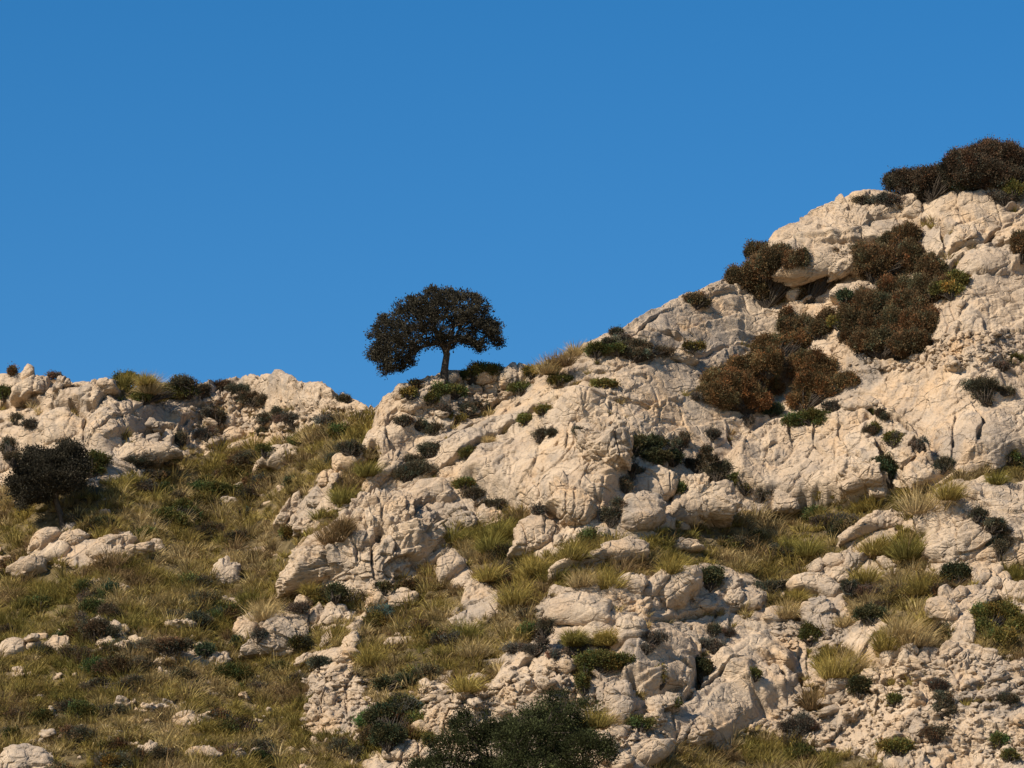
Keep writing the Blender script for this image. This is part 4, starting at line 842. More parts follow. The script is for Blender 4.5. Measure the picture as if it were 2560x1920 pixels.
# ------------------------------------------------------------------ trees: trunk, limbs grown to every leaf cluster, crown
def make_tree(c, outline, trunk, tw, depth, ncl, kind, label, yoff=0.0, seed=1, clr=.22, m=80, base_at=None, core=0.0, name='tree', flat=.6, puffs=0, pr=.7):
    rng = np.random.default_rng(seed)
    pl = conv(c, outline); tr = conv(c, trunk)
    g = ground(tr[0][0], tr[0][1], hit_any) if base_at is None else base_at
    yb = g.y + yoff; mpp = yb / F
    def wpt(px, py, dy=0.0):
        a, t = ray(px, py); y = yb + dy
        return np.array([float(a) * y, y, CAMZ + float(t) * y])
    lo_, hi_ = pl.min(0), pl.max(0)
    pts = []
    e = pl[(np.arange(len(pl)) + 1) % len(pl)] - pl
    while len(pts) < ncl:
        p = rng.uniform(lo_, hi_)
        if not inside(pl, np.array([p[0]]), np.array([p[1]]))[0]: continue
        tt = np.clip(((p - pl) * e).sum(1) / (e * e).sum(1), 0, 1)
        dd = np.linalg.norm(pl + e * tt[:, None] - p, axis=1).min() * mpp
        hd = depth * min(1, (dd / (depth * .55 + .01)) ** .5)
        u = rng.uniform(-1, 1); u = math.copysign(abs(u) ** (.6 if rng.random() > core else 1.5), u)
        if dd < clr * .35: continue
        pts.append(wpt(p[0], p[1], u * hd))
    pts = np.array(pts); pn_ = None
    if puffs:                                                    # leaf clusters gather on rounded boughs
        cs_ = pts[rng.choice(len(pts), puffs, replace=False)]; rs_ = pr * rng.uniform(.7, 1.25, puffs)
        j_ = np.argmin(np.linalg.norm(pts[:, None] - cs_[None], axis=2) / rs_, 1); v_ = rng.normal(0, 1, pts.shape); v_ += (pts - cs_[j_]) * .8 + [0, -.3, .35]
        v_ /= np.linalg.norm(v_, axis=1)[:, None]; pts = cs_[j_] + v_ * (rs_[j_] * rng.uniform(.75, 1.0, len(pts)))[:, None] * [1, 1, .75]; pn_ = v_
    tw_ = [wpt(x, y) for x, y in tr]
    tw_[0] = tw_[0] - np.array([0, 0, .35])
    nodes = [tw_[-1]]; par = [-1]
    order = np.argsort(np.linalg.norm(pts - nodes[0], axis=1))
    cost = [0.0]
    for i in order:
        p = pts[i]; N = np.array(nodes); dd = np.linalg.norm(N - p, axis=1)
        j = int(np.argmin(dd + .35 * np.array(cost)))
        if dd[j] > .7:                       # intermediate joint, bent
            md = (nodes[j] + p) / 2 + rng.normal(0, .09, 3) + np.array([0, 0, .08])
            nodes.append(md); par.append(j); cost.append(cost[j] + dd[j] / 2); j = len(nodes) - 1
        nodes.append(p); par.append(j); cost.append(cost[j] + np.linalg.norm(nodes[j] - p))
    w_ = np.ones(len(nodes))
    for i in range(len(nodes) - 1, 0, -1): w_[par[i]] += w_[i]
    rt = tw * mpp / 2
    rr = np.clip(rt * (w_ / w_[0]) ** .42, .010, rt)
    segs = []
    for i in range(len(tw_) - 1):
        f0 = 1.25 - .25 * i / (len(tw_) - 1); segs.append((tw_[i], tw_[i + 1], rt * f0, rt * (1.25 - .25 * (i + 1) / (len(tw_) - 1))))
    for i in range(1, len(nodes)):
        segs.append((nodes[par[i]], nodes[i], rr[par[i]] if par[i] else rr[i] * 1.15, rr[i]))
    V, Q = tubes(segs, 7)
    loc = tuple(float(v) for v in tw_[0])
    root = empty(name, loc)
    tr_o = mesh_np('trunk', V, Q, mat=M_BARK, loc=loc, parent=root)
    col, var, ls, plm = PAL[kind]
    idx = np.repeat(np.arange(ncl), m); nl = len(idx)
    csz = clr * rng.uniform(.7, 1.25, ncl)[idx][:, None]
    off = rng.normal(0, 1, (nl, 3)); off[:, 2] *= flat
    C = pts[idx] + off * csz * .52
    ctr = pts.mean(0) - np.array([0, 0, .5])
    nr = (C - ctr) if pn_ is None else pn_[idx] + off * .3; nr /= np.linalg.norm(nr, axis=1)[:, None]
    cv = np.clip((1 + var * rng.normal(0, .7, ncl))[idx] * (1 + .3 * rng.normal(0, 1, nl)), .4, 2.0)[:, None] * np.array(col)
    V, q, cc = leaves(C, nr, ls, cv, 0, rng)
    mesh_np('crown', V, q, mat=M_LEAF, col=cc, loc=loc, smooth=False, parent=root)
    tag(root, label, 'tree')
    return root

make_tree('H', [(180,440),(205,360),(255,285),(340,245),(348,200),(425,160),(520,122),(620,92),(700,108),(775,112),(875,142),(940,190),(965,250),(1010,310),(1032,360),(1052,440),(1045,490),(990,485),(950,450),(925,520),(900,525),(860,500),(830,470),(760,515),(700,505),(670,500),(590,485),(520,510),(470,550),(505,590),(500,605),(450,605),(400,640),(340,665),(290,675),(255,640),(245,600),(190,560),(188,500)],
          [(672,690),(672,640),(680,580),(688,530)], 15, 2.1, 760, 'tree', 'lone round-crowned dark tree leaning over the gap on the skyline', seed=4, clr=.20, m=66, flat=.7)
make_tree('A', [(60,1060),(90,980),(180,860),(250,730),(360,750),(470,770),(500,690),(620,670),(710,740),(750,840),(790,900),(760,1000),(750,1080),(690,1120),(600,1135),(540,1150),(470,1175),(420,1200),(370,1235),(300,1230),(240,1265),(180,1300),(140,1240),(90,1150)],
          [(550,1405),(535,1350),(505,1290),(480,1200)], 13, 1.9, 540, 'tree', 'dense dark tree with a leaning trunk in the left grass below the ridge', seed=9, clr=.27, m=80, core=.7, yoff=-.6)
make_tree('L', [(860,1090),(1000,1070),(1070,1000),(1055,870),(1130,810),(1220,780),(1340,830),(1400,790),(1480,720),(1620,655),(1740,680),(1830,740),(1900,700),(2000,720),(2060,850),(2080,960),(2040,1080),(2050,1200),(1960,1330),(1700,1400),(1100,1400),(880,1300),(840,1180)],
          [(1600,1560),(1590,1450),(1570,1330),(1560,1250)], 24, 2.6, 820, 'sage', 'big dark green leafy tree crown at the bottom edge of the photo', seed=12, clr=.30, m=200, puffs=46, pr=.85, core=.3, flat=.8, yoff=-1.0)

SHRUBS = [
('umber','I',[(2010,225,190,150),(1830,300,170,150),(2170,290,130,150),(1620,370,130,110),(1990,330,220,100)],'largest brown domed shrub mass on the skyline at the upper right'),
('umber','I',[(1400,380,120,60),(1375,340,50,45),(1480,340,90,70),(1560,430,80,60)],'low brown skyline shrubs tapering left of the largest brown dome'),
('grey','I',[(1350,468,115,36)],'flat grey cushion on the rock edge below the low brown skyline shrubs'),
('dark','I',[(1180,472,58,20)],'small dark cushion on the skyline left of the flat grey cushion'),
('green','I',[(1785,390,50,30)],'little green plant at the foot of the largest brown dome'),
('grey','I',[(2090,460,100,50)],'grey cushion shrub at the foot of the largest brown dome near the right edge'),
('olive','I',[(2140,400,60,45)],'pale olive tuft above the grey cushion near the right edge'),
('brown','I',[(515,830,90,75),(620,880,140,100),(410,985,120,80),(740,870,90,80),(560,970,150,120)],'wide brown shrub on the skyline at the left of the upper brown group'),
('brown','I',[(760,920,100,90),(560,1080,120,85),(650,1040,90,90)],'brown shrub hanging below the wide brown skyline shrub'),
('brown','I',[(1010,890,90,90),(930,990,110,70),(960,950,90,70),(820,1090,95,45)],'brown shrub between the stone pile and the tallest upright shrub'),
('brown','I',[(1440,710,85,80),(1360,780,95,90),(1250,900,150,120),(1470,860,80,120),(1190,820,80,60),(1340,940,130,70)],'tallest upright brown shrub in front of the huge skyline outcrop'),
('brown','I',[(1620,930,90,100),(1600,1050,110,100),(1680,1060,80,80)],'dark brown shrub right of the tallest upright brown shrub'),
('olive','I',[(1780,985,80,65),(1750,1050,90,60)],'yellow-green shrub at the right end of the brown shrub group'),
('brown','I',[(1400,1070,130,90),(1260,1190,190,110),(1480,1190,120,120),(1560,1290,130,110),(1130,1270,110,110),(1370,1290,190,120),(1170,1110,60,60)],'biggest brown shrub in the middle of the group with a black shadow on its right'),
('brown','J',[(1300,70,190,90),(1480,70,140,80),(1130,20,100,60)],'dark base shrub in the shade under the biggest brown shrub'),
('brown','I',[(105,1125,85,36)],'small lone brown shrub on bare rock left of the brown group'),
('brown','I',[(692,1220,38,60),(690,1300,70,70)],'narrow upright brown shrub at the left of the lower brown group'),
('brown','I',[(800,1280,60,60),(935,1240,45,70),(890,1300,90,70)],'twin-tipped brown shrub between the narrow one and the biggest one'),
('olive','I',[(1010,1250,40,45)],'small olive tuft between the twin-tipped and the biggest brown shrub'),
('brown','I',[(2195,790,75,85)],'brown shrub cut off by the right edge of the photo'),
('rust','J',[(300,340,150,110),(240,420,120,90),(430,280,160,120),(420,430,160,85),(560,340,90,70)],'reddish-brown shrub on the left of the lower group'),
('rust','J',[(620,110,140,100),(560,190,140,90),(740,60,120,70)],'reddish-brown shrub climbing up behind the lower pair'),
('rust','J',[(850,240,140,110),(900,350,160,90),(790,430,90,65),(1080,305,75,50)],'reddish-brown shrub on the right of the lower group'),
('green','J',[(860,540,120,55),(720,560,75,30)],'bright green low shrub under the right reddish-brown shrub'),
('grey','J',[(980,460,80,28)],'grey-green sprig right of the bright green low shrub'),
('blue','J',[(580,480,55,42)],'blue-green spiky plant between the two reddish-brown shrubs'),
('blue','I',[(1060,1090,50,28)],'blue-green plant on the slab between the brown shrubs'),
('dark','J',[(1920,330,115,55),(1965,390,60,50),(1965,440,28,18)],'wide black-green cushion on bare rock near the right edge'),
('dark','J',[(2090,355,62,20)],'flat dark tail shrub right of the wide black-green cushion'),
('green','J',[(2160,165,45,32)],'small green shrub near the right edge above the wide dark cushion'),
('grey','J',[(2070,203,42,22)],'small grey plant near the right edge left of a small green shrub'),
('green','J',[(80,75,68,22)],'bright green mat on rock left of the brown shrubs'),
('grey','J',[(198,632,50,30)],'grey dome cushion on the rock left below the reddish-brown shrubs'),
('grey','J',[(432,550,42,25)],'slanted grey cushion right under the left reddish-brown shrub'),
('grey','J',[(95,400,28,14)],'tiny grey cushion left of the left reddish-brown shrub'),
('green','J',[(1240,612,40,28)],'green tuft high on the middle cliff'),
('grey','J',[(1375,662,45,42)],'grey shrub growing from the crack in the middle cliff'),
('grey','J',[(1545,705,38,42)],'grey shrub on the right shoulder of the middle cliff'),
('dark','J',[(1690,838,78,45)],'dark dome shrub at the right foot of the middle cliff'),
('green','J',[(2110,780,55,32)],'green shrub at the base of the smooth wall near the right edge'),
('green','J',[(1248,485,24,18)],'small green sprig on the rock right of the reddish-brown shrubs'),
('dark','J',[(1280,500,20,12),(1320,525,22,12)],'tiny dark sprigs on the edge above the middle cliff'),
('deep','J',[(1320,860,70,75),(1350,930,45,50)],'black-green bush filling the cleft of the middle cliff'),
('dark','J',[(100,840,70,55)],'dark round shrub in the middle of the spur, left one of a pair'),
('dark','J',[(238,880,85,70)],'dark round shrub in the middle of the spur, right one of a pair'),
('dark','J',[(210,800,32,24)],'small dark cushion above the pair of dark round shrubs'),
('dark','J',[(138,790,28,18)],'tiny dark cushion above left of the pair of dark round shrubs'),
('green','J',[(420,970,90,50),(350,930,40,40)],'green and dark bush right below the pair of dark round shrubs'),
('dark','J',[(520,1010,70,48)],'dark shrub at the right side of the green bush on the spur'),
('dark','J',[(175,742,28,28)],'tiny grey shrub above the pair of dark round shrubs'),
('dark','J',[(8,675,40,45)],'dark shrub left of a tiny grey shrub on the spur'),
('dark','J',[(1900,1150,58,36)],'grey-brown cushion on the big right-edge outcrop, upper left one'),
('dark','J',[(2010,1230,70,38)],'dark cushion on the big right-edge outcrop, middle one'),
('dark','J',[(2110,1300,72,60)],'dark cushion on the big right-edge outcrop, lower right one'),
('green','H',[(900,640,70,45),(1000,640,75,35),(840,680,60,45)],'dark green bush on the ridge just right of the lone tree'),
('green','H',[(640,770,80,45),(740,775,70,45)],'dark green bush below the lone tree'),
('green','H',[(585,812,45,26)],'small green bush left below the dark green bush under the lone tree'),
('rust','H',[(495,742,60,22)],'reddish low plant on the skyline left of the lone tree'),
('olive','H',[(445,785,42,22)],'olive tuft on the skyline rock left of the lone tree'),
('dark','H',[(810,892,72,36),(900,868,60,22)],'long dark cushion on the slope below the ridge bush'),
('dark','H',[(410,962,60,22)],'flat dark cushion left of centre on the upper spur edge'),
('dark','H',[(500,985,50,24)],'dark cushion on a ledge at the spur edge below the lone tree'),
('dark','H',[(600,1022,62,32)],'dark cushion beside the ledge rocks below the lone tree'),
('grey','H',[(680,880,42,16)],'tiny dark cushion left of the long dark cushion'),
('olive','H',[(740,945,60,22)],'olive mat under the long dark cushion'),
('dark','H',[(590,1150,88,42)],'dark dome shrub on the left side of the spur'),
('dark','H',[(478,1202,38,18)],'small dark cushion left of the dark dome shrub of the spur'),
('dark','H',[(540,1275,115,48),(420,1318,85,45),(450,1300,60,30)],'wide dark bush slanting down the left side of the spur'),
('green','H',[(822,1170,58,28)],'small green shrub right of the dark dome shrub of the spur'),
('olive','H',[(1195,955,48,24)],'olive tuft in the crack across the smooth slab'),
('olive','H',[(1310,895,62,12)],'thin olive strip in the crack across the smooth slab'),
('olive','H',[(1700,725,80,14)],'thin olive mat high on the smooth slab'),
('green','H',[(1160,755,58,30)],'grey-green shrub on the ridge below the pale skyline rock'),
('dark','H',[(1285,1055,60,34)],'dark round shrub above the craggy outcrop of the spur'),
('dark','H',[(1362,1045,28,20)],'tiny shrub right of the dark round shrub above the craggy outcrop'),
('dark','H',[(1520,1030,32,18)],'tiny dark shrub on top of the craggy outcrop'),
('green','H',[(1400,700,76,22)],'dark green mat on the upper slab near the ridge grass'),
('olive','H',[(1240,655,52,28)],'olive shrub on the ridge at the left end of the ridge grass'),
('green','H',[(1650,510,92,52)],'dark green dome shrub on the ridge right of the ridge grass'),
('dark','H',[(1770,398,45,26)],'small skyline shrub above the dark green ridge dome'),
('dark','H',[(1735,455,52,26)],'dark shrub joining the ridge dome and the skyline shrub'),
('grey','H',[(1832,435,40,18)],'grey cushion right of the small skyline shrub'),
('dark','H',[(1905,495,150,42),(1900,540,145,36),(2060,520,60,36)],'wide dark low shrub on the ridge right of the ridge dome'),
('green','H',[(1790,500,50,22)],'blue-green plant at the left of the wide dark ridge shrub'),
('deep','H',[(1890,1120,90,60),(2000,1110,90,50)],'dark bush in the hollow right of the craggy outcrop, upper one'),
('deep','H',[(2010,1195,105,52),(2140,1205,70,45)],'dark bush in the hollow right of the craggy outcrop, lower one'),
('dark','H',[(2180,1110,48,48)],'dark shrub at the right of the hollow bushes'),
('dark','H',[(1880,1290,55,48)],'dark shrub below left of the round stone in the middle of the spur'),
('dark','C',[(1600,220,65,75)],'dark round shrub above left of the pock-marked boulder'),
('dark','C',[(1470,500,80,90),(1560,400,70,50)],'greyish shrub in the gap left of the pock-marked boulder'),
('green','C',[(2060,255,40,50)],'small green shrub in the notch above the broad sloping outcrop'),
('olive','C',[(190,215,95,28)],'olive strip on the rock above the cracked outcrop'),
('dark','C',[(290,295,80,45)],'dark shrub at the right of the olive strip above the cracked outcrop'),
('dark','C',[(500,395,130,42)],'long dark shrub at the foot of the smooth slab above the green hollow'),
('grey','C',[(850,440,60,30)],'grey brown sprig left of the black-sided boulder'),
('dark','A',[(80,770,80,110),(120,860,70,60)],'grey bush behind the upper left of the left tree'),
('green','A',[(835,880,100,100),(800,960,90,60)],'olive green bush touching the right side of the left tree'),
('green','A',[(40,300,85,55)],'dark green shrub at the left edge under the knobby skyline boulder'),
('grey','A',[(262,565,52,40)],'grey shrub left of the big round-faced slab'),
('dark','A',[(150,520,60,50)],'dark shrub in the hollow left of the big round-faced slab'),
('brown','A',[(113,112,24,30)],'tiny upright reddish shrub on the skyline at the far left'),
('grey','A',[(450,142,52,20)],'tiny grey shrub on the skyline behind the knobby boulder'),
('green','A',[(1110,175,110,55)],'olive green shrub at the left end of the left ridge skyline bushes'),
('green','A',[(1380,290,200,75),(1240,330,80,40)],'wide dark green shrub mass under the straw tussock of the left ridge'),
('dark','A',[(1560,210,120,75),(1640,270,100,60)],'dark skyline shrub right of the straw tussock of the left ridge'),
('dark','A',[(1740,275,80,55)],'low dark shrub right of the dark skyline shrub of the left ridge'),
('dark','B',[(180,240,120,40)],'dark skyline shrub in the dip of the left ridge'),
('dark','B',[(370,270,120,50),(450,340,140,50),(560,350,60,40)],'big dark shrub below the pale peak of the left ridge'),
('dark','B',[(665,475,65,62)],'round dark shrub among rocks below the pale peak of the left ridge'),
('dark','B',[(560,512,70,32)],'low dark shrub left of the round dark shrub of the left ridge'),
('grey','B',[(820,530,115,55)],'wide grey shrub right of the round dark shrub of the left ridge'),
('grey','B',[(1170,530,165,42)],'long grey shrub under the right end of the left ridge'),
('olive','B',[(1240,625,160,50)],'brownish olive shrub under the long grey shrub of the left ridge'),
('green','B',[(860,700,110,40)],'green shrub at the top of the left grass slope'),
('green','B',[(560,790,72,42)],'green shrub above left of the flat pale slab in the left grass'),
('dark','B',[(1300,770,110,48)],'dark shrub at the spur edge at the top of the left grass'),
('deep','B',[(775,1080,36,50)],'dark sprig at the right of the small wedge rock in the left grass'),
('dark','B',[(355,1530,100,52)],'dark dome shrub in the middle of the left grass'),
('dark','B',[(1230,342,48,24)],'small dark skyline shrub at the right end of the left ridge'),
('dark','B',[(150,500,60,70)],'dark shrub in the rocks of the left ridge, below the dip'),
('grey','B',[(55,465,48,40)],'grey shrub in the rocks of the left ridge left of a dark one'),
('grey','B',[(60,645,60,55)],'grey round shrub among the lower rocks of the left ridge'),
('dark','B',[(545,640,45,50)],'dark shrub between the lower right rocks of the left ridge'),
('dark','A',[(1560,690,60,60)],'dark shrub right of the three blocks of the left ridge'),
('dark','A',[(1180,895,180,36)],'long dark shrub strip in front of the long smooth slab of the left ridge'),
('green','A',[(1440,855,130,40)],'green shrub strip at the right end of the long smooth slab'),
('dark','A',[(1290,1005,130,42)],'dark shrub in the upper left grass below the slab'),
('grey','A',[(1275,1110,60,60)],'faded grey shrub below the dark shrub in the upper left grass'),
('green','A',[(1550,1290,110,70),(1460,1380,120,80),(1600,1240,50,40)],'dark green bush in the left grass above right of the boulder group'),
('green','A',[(1250,1520,95,60)],'dark green shrub right of the boulders under the left tree'),
('green','A',[(1870,1130,190,55),(1800,1060,55,40)],'olive green bush above the thin pale ledge in the left grass'),
('deep','A',[(850,1430,120,60)],'dark green shrub right of the foot of the left tree'),
('dark','A',[(700,1355,40,28)],'tiny dark shrub right of the trunk of the left tree'),
('dark','A',[(605,1385,38,24)],'tiny shrub touching the foot of the left tree'),
('deep','E',[(1180,160,80,90)],'black-green shrub at the foot of the large cracked outcrop'),
('deep','E',[(1590,120,55,55)],'dark shrub at the right foot of the large cracked outcrop'),
('grey','E',[(820,290,110,40)],'grey-brown shrub under the flat oval boulder'),
('dark','E',[(40,425,60,55)],'dark shrub in the grass left of the rough boulder'),
('grey','E',[(500,510,55,50)],'grey thorny shrub on the sloping cracked slab'),
('dark','E',[(1030,760,150,38)],'dark shrub beneath olive grass by the low rounded rock'),
('dark','E',[(860,900,80,48)],'dark shrub left of the craggy rubble outcrop'),
('blue','E',[(310,590,35,35)],'blue-green spiky plant at the left of the sloping cracked slab'),
('blue','E',[(45,650,60,30)],'low green plant left below the sloping cracked slab'),
('deep','E',[(1600,950,120,60),(1780,930,120,55)],'wide dark shrub under the centre grass patch'),
('deep','E',[(1680,1250,190,130),(1620,1400,120,130),(1820,1180,100,80)],'large near-black bush in the lower left with a lighter top'),
('green','E',[(1780,1110,110,50)],'green top shrub above the large near-black bush'),
('dark','E',[(1240,1500,105,90)],'grey-dark round shrub near the bottom in the left grass'),
('dark','E',[(1360,1540,80,60)],'dark shrub right of the grey-dark round shrub near the bottom'),
('green','E',[(1990,1420,60,48)],'small green shrub between the domed rock and the foreground tree crown'),
('green','F',[(880,750,185,105),(740,830,90,80)],'big rounded olive green bush in the lower middle'),
('green','F',[(715,950,55,90)],'green tail bush hanging under the big rounded bush'),
('grey','F',[(1305,555,130,65),(1260,630,60,30)],'grey spreading shrub right of the big rounded bush'),
('grey','F',[(1840,620,150,55)],'grey spreading shrub in the middle right of the lower rocks'),
('dark','F',[(1825,475,70,48)],'dark twiggy sprig above the grey spreading shrub'),
('grey','F',[(1965,505,48,35)],'small grey shrub right of the dark twiggy sprig'),
('grey','F',[(690,590,110,60),(620,660,80,45)],'grey dark shrub under the spiky tuft'),
('grey','F',[(130,630,130,34)],'grey low shrub left of the spiky tuft, lower one'),
('grey','F',[(300,640,70,30)],'grey low shrub at the foot of the white slab'),
('grey','F',[(355,578,50,26)],'tiny grey cushion on the white slab'),
('grey','F',[(895,618,35,26)],'tiny grey cushion above the big rounded bush'),
('dark','F',[(380,450,85,80)],'grey-dark shrub at the right end of the centre grass patch'),
('dark','F',[(240,340,100,42)],'dark shrub strip on top of the centre grass patch right end'),
('grey','F',[(465,695,42,30)],'little grey cushion on the rocks below the white slab'),
('grey','F',[(585,408,28,20)],'tiny brown ball cushion on the broad smooth slab'),
('deep','F',[(1745,830,75,110)],'black-green bush in the dark cleft of the lower rocks'),
('olive','F',[(1390,880,38,100)],'narrow olive shrub growing down a crack in the lower rocks'),
('green','F',[(1210,1290,90,55)],'green bush right of the foreground tree crown'),
('green','F',[(1500,1110,52,38)],'small green bush in the lower rocks right of the black cleft'),
('green','F',[(2200,860,60,40)],'small bright green shrub on top of the dark cleft wall'),
('green','G',[(370,1000,90,90)],'dark green shrub below the rough pale boulder'),
('deep','G',[(790,1450,105,95)],'round dark shrub right of the wedge-shaped boulder'),
('deep','G',[(1650,480,120,80)],'dark shrub at the foot of the big right-edge outcrop'),
('grey','G',[(850,650,150,75)],'grey shrub right of the whale-backed boulder'),
('deep','G',[(890,830,110,90)],'dark shrub in the shade left of the tall grass'),
('dark','G',[(1490,960,100,70)],'dark shrub at the right foot of the tall grass'),
('olive','G',[(1940,850,170,130),(1850,980,100,110)],'big olive bush near the right edge in the lower right'),
('olive','G',[(2150,950,100,110),(2000,1040,130,80)],'olive shrub right below the big olive bush'),
('dark','G',[(2000,250,90,110)],'dark upright shrub on the right side of the big right-edge outcrop'),
('dark','G',[(1940,45,95,50)],'grey dark shrub on top of the big right-edge outcrop'),
('grey','G',[(1490,1440,90,45)],'grey-green mat in the lower right scree'),
('dark','G',[(1500,1570,105,65)],'dark cushion below the grey-green mat in the scree'),
('green','G',[(1100,1570,72,45)],'green shrub in the scree below the round dark shrub'),
('dark','G',[(2080,1555,85,34)],'flat dark cushion near the right edge in the scree'),
('dark','G',[(700,570,60,34)],'dark shrub at the right end of the whale-backed boulder'),
('dark','K',[(1650,1230,60,68)],'dark shrub near the bottom of the lower right scree'),
('dark','K',[(1690,1080,75,50)],'dark shrub in the scree above the bottom one'),
('olive','K',[(1400,1310,120,45)],'olive shrub mat near the bottom right'),
('grey','K',[(760,1180,100,70)],'grey shrub above the bottom grass right of the upright boulder'),
('green','K',[(2060,1270,60,36)],'green mat on pale rock in the bottom right corner'),
('green','K',[(2110,1370,60,28)],'small green mat at the bottom edge in the right corner'),
('deep','K',[(190,230,90,80)],'black-green shrub in the shade beside the large smooth rounded boulder'),
('dark','K',[(590,280,90,45)],'dark shrub left of the tussock by the whale-backed boulder'),
('grey','D',[(640,1400,170,60)],'grey shrub in the ledge grass left of the sloping pale slab'),
('dark','D',[(900,620,50,35)],'dark round tuft in the groove of the middle cliff, left one'),
('olive','D',[(1090,690,50,60)],'olive round tuft in the groove of the middle cliff, right one'),
('dark','M',[(610,470,110,80)],'round dark shrub between pale stones in the left grass'),
('dark','M',[(300,590,70,40)],'dark round cushion in front of the pale rock at the left'),
('dark','M',[(1290,170,90,60)],'dark shrub below the small slanted stone by the cracked outcrop'),
('dark','M',[(1090,560,130,50)],'brown dark shrub in the left grass below the straw grass'),
('blue','M',[(1310,590,50,28)],'fleshy green plant on the pale rock of the left grass'),
('blue','M',[(700,200,40,40)],'small blue-green plant in the upper left grass'),
('dark','M',[(1270,390,80,50)],'dark shrub in the left grass left of the rough boulder'),
('dark','M',[(870,800,80,60),(640,820,110,40)],'dark shrub pair in the middle of the lower left grass'),
('dark','M',[(490,1150,100,60)],'dark shrub near the bottom of the left grass'),
('dark','M',[(900,1270,50,40)],'small dark shrub beside bottom stones in the left grass'),
('dark','M',[(760,990,120,45)],'brown dark shrub left of the two flat stones at the bottom'),
('green','M',[(540,980,80,70)],'bright green shrub in the lower left grass'),
('green','M',[(260,300,100,45)],'green shrub in the upper part of the lower left grass'),
('dark','M',[(910,690,80,50)],'dark shrub in the left grass above the shrub pair'),
]
for i, (kind, c, lobes, lab) in enumerate(SHRUBS):
    cat = 'plant' if kind == 'blue' else ('bush' if ('bush' in lab and 'shrub' not in lab) else 'shrub')
    make_shrub(c, lobes, kind, lab, None, cat=cat, seed=100 + i)

# ------------------------------------------------------------------ grass: blades in tussocks
def blades(root, nb, length, spread, lean, col, rng, width=.028, rad=.16):
    """root (n,3), per-tussock arrays; returns verts, quads, tris, colours"""
    n = len(root); N = n * nb; ti = np.repeat(np.arange(n), nb)
    an = rng.uniform(0, 2 * math.pi, N); rr = np.sqrt(rng.random(N)) * rad * (length[ti] / .6)
    out = np.stack([np.cos(an), np.sin(an), np.zeros(N)], 1)
    P0 = root[ti] + out * rr[:, None] - np.array([0, 0, .05])
    tl = spread * (rr / (rad * (length[ti] / .6) + 1e-6)) * rng.uniform(.5, 1.3, N) + .08
    L = length[ti] * rng.uniform(.55, 1.15, N)
    d1 = out * np.sin(tl)[:, None] + np.array([0, 0, 1]) * np.cos(tl)[:, None] + lean * .5
    t2 = tl + rng.uniform(.25, .75, N) * (.4 + tl)
    d2 = out * np.sin(t2)[:, None] + np.array([0, 0, 1]) * np.cos(t2)[:, None] + lean
    P1 = P0 + d1 * (L * .5)[:, None]; P2 = P1 + d2 * (L * .5)[:, None]
    sa = rng.uniform(-.9, .9, N); s = np.stack([np.cos(sa), np.sin(sa), np.zeros(N)], 1) * (width * rng.uniform(.6, 1.3, N) / 2)[:, None]
    V = np.stack([P0 - s, P0 + s, P1 + s * .8, P1 - s * .8, P2], 1).reshape(-1, 3)
    b = np.arange(N) * 5
    Q = np.stack([b, b + 1, b + 2, b + 3], 1); T = np.stack([b + 3, b + 2, b + 4], 1)
    c = np.clip(col[ti] * (1 + .28 * rng.normal(0, 1, N))[:, None], .004, 1)
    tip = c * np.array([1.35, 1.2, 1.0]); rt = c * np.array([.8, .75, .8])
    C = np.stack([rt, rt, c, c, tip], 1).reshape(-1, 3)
    return V, Q, T, C
G_COL = {'olive': (.37, .30, .09), 'green': (.25, .225, .065), 'straw': (.53, .42, .21), 'brown': (.28, .20, .10)}
def grass_color(P, rng):
    n = len(P)
    a = fbm(P, 3.0, 3, 201) + .25 * rng.normal(0, 1, n); b = fbm(P, 1.7, 2, 222) + .25 * rng.normal(0, 1, n)
    base = np.tile(np.array(G_COL['olive']), (n, 1))
    w1 = sstep(a, -.15, .5)[:, None]; w2 = sstep(-a, .22, .75)[:, None]; w3 = sstep(b, .22, .7)[:, None]
    base = base * (1 - w1) + np.array(G_COL['straw']) * w1
    base = base * (1 - w2) + np.array(G_COL['green']) * w2
    base = base * (1 - w3) + np.array(G_COL['brown']) * w3
    return base * rng.uniform(.55, 1.2, n)[:, None]
rng = np.random.default_rng(77)
VG = vg[L0:L0 + NV]; sel = np.nonzero(((VG > .55) & (U[None, :] > -230) & (U[None, :] < 2440) & (np.arange(NV)[:, None] > 12)).ravel())[0]
cell = S.ravel()  # flatter ground shows foreshortened: weight by real area
Yv = Y.ravel()[sel]
lean = np.array([.16, -.04, 0])
TGF = TG[L0:L0 + NV].reshape(-1, 3)
tree_foot = hit_hill(136, 1128)
def clear(rw):
    f = np.array(tree_foot); d = rw - f
    return ~((np.abs(d[:, 0] + .2) < .75) & (d[:, 1] < .6) & (d[:, 1] > -3.0))
parts_ = []
for n_, nb_, l0, l1, sprd, rad_ in ((4300, 85, .47, .19, 1.05, .27), (5200, 26, .25, .07, .9, .2)):
    rw = TGF[rng.choice(sel, n_)] + np.stack([rng.uniform(-.05, .05, n_), rng.uniform(-.1, .1, n_), np.zeros(n_)], 1)
    rw = rw[(fbm(rw, 2.0, 2, 240) > -.7) & clear(rw)]
    ln = np.clip(l0 + l1 * rng.normal(0, 1, len(rw)) + .12 * fbm(rw, 4, 2, 250), .15, 1.0)
    parts_.append(blades(rw, nb_, ln, sprd, lean, grass_color(rw, rng), rng, rad=rad_))
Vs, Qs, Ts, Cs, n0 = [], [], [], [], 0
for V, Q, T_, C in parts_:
    Vs.append(V); Qs.append(Q + n0); Ts.append(T_ + n0); Cs.append(C); n0 += len(V)
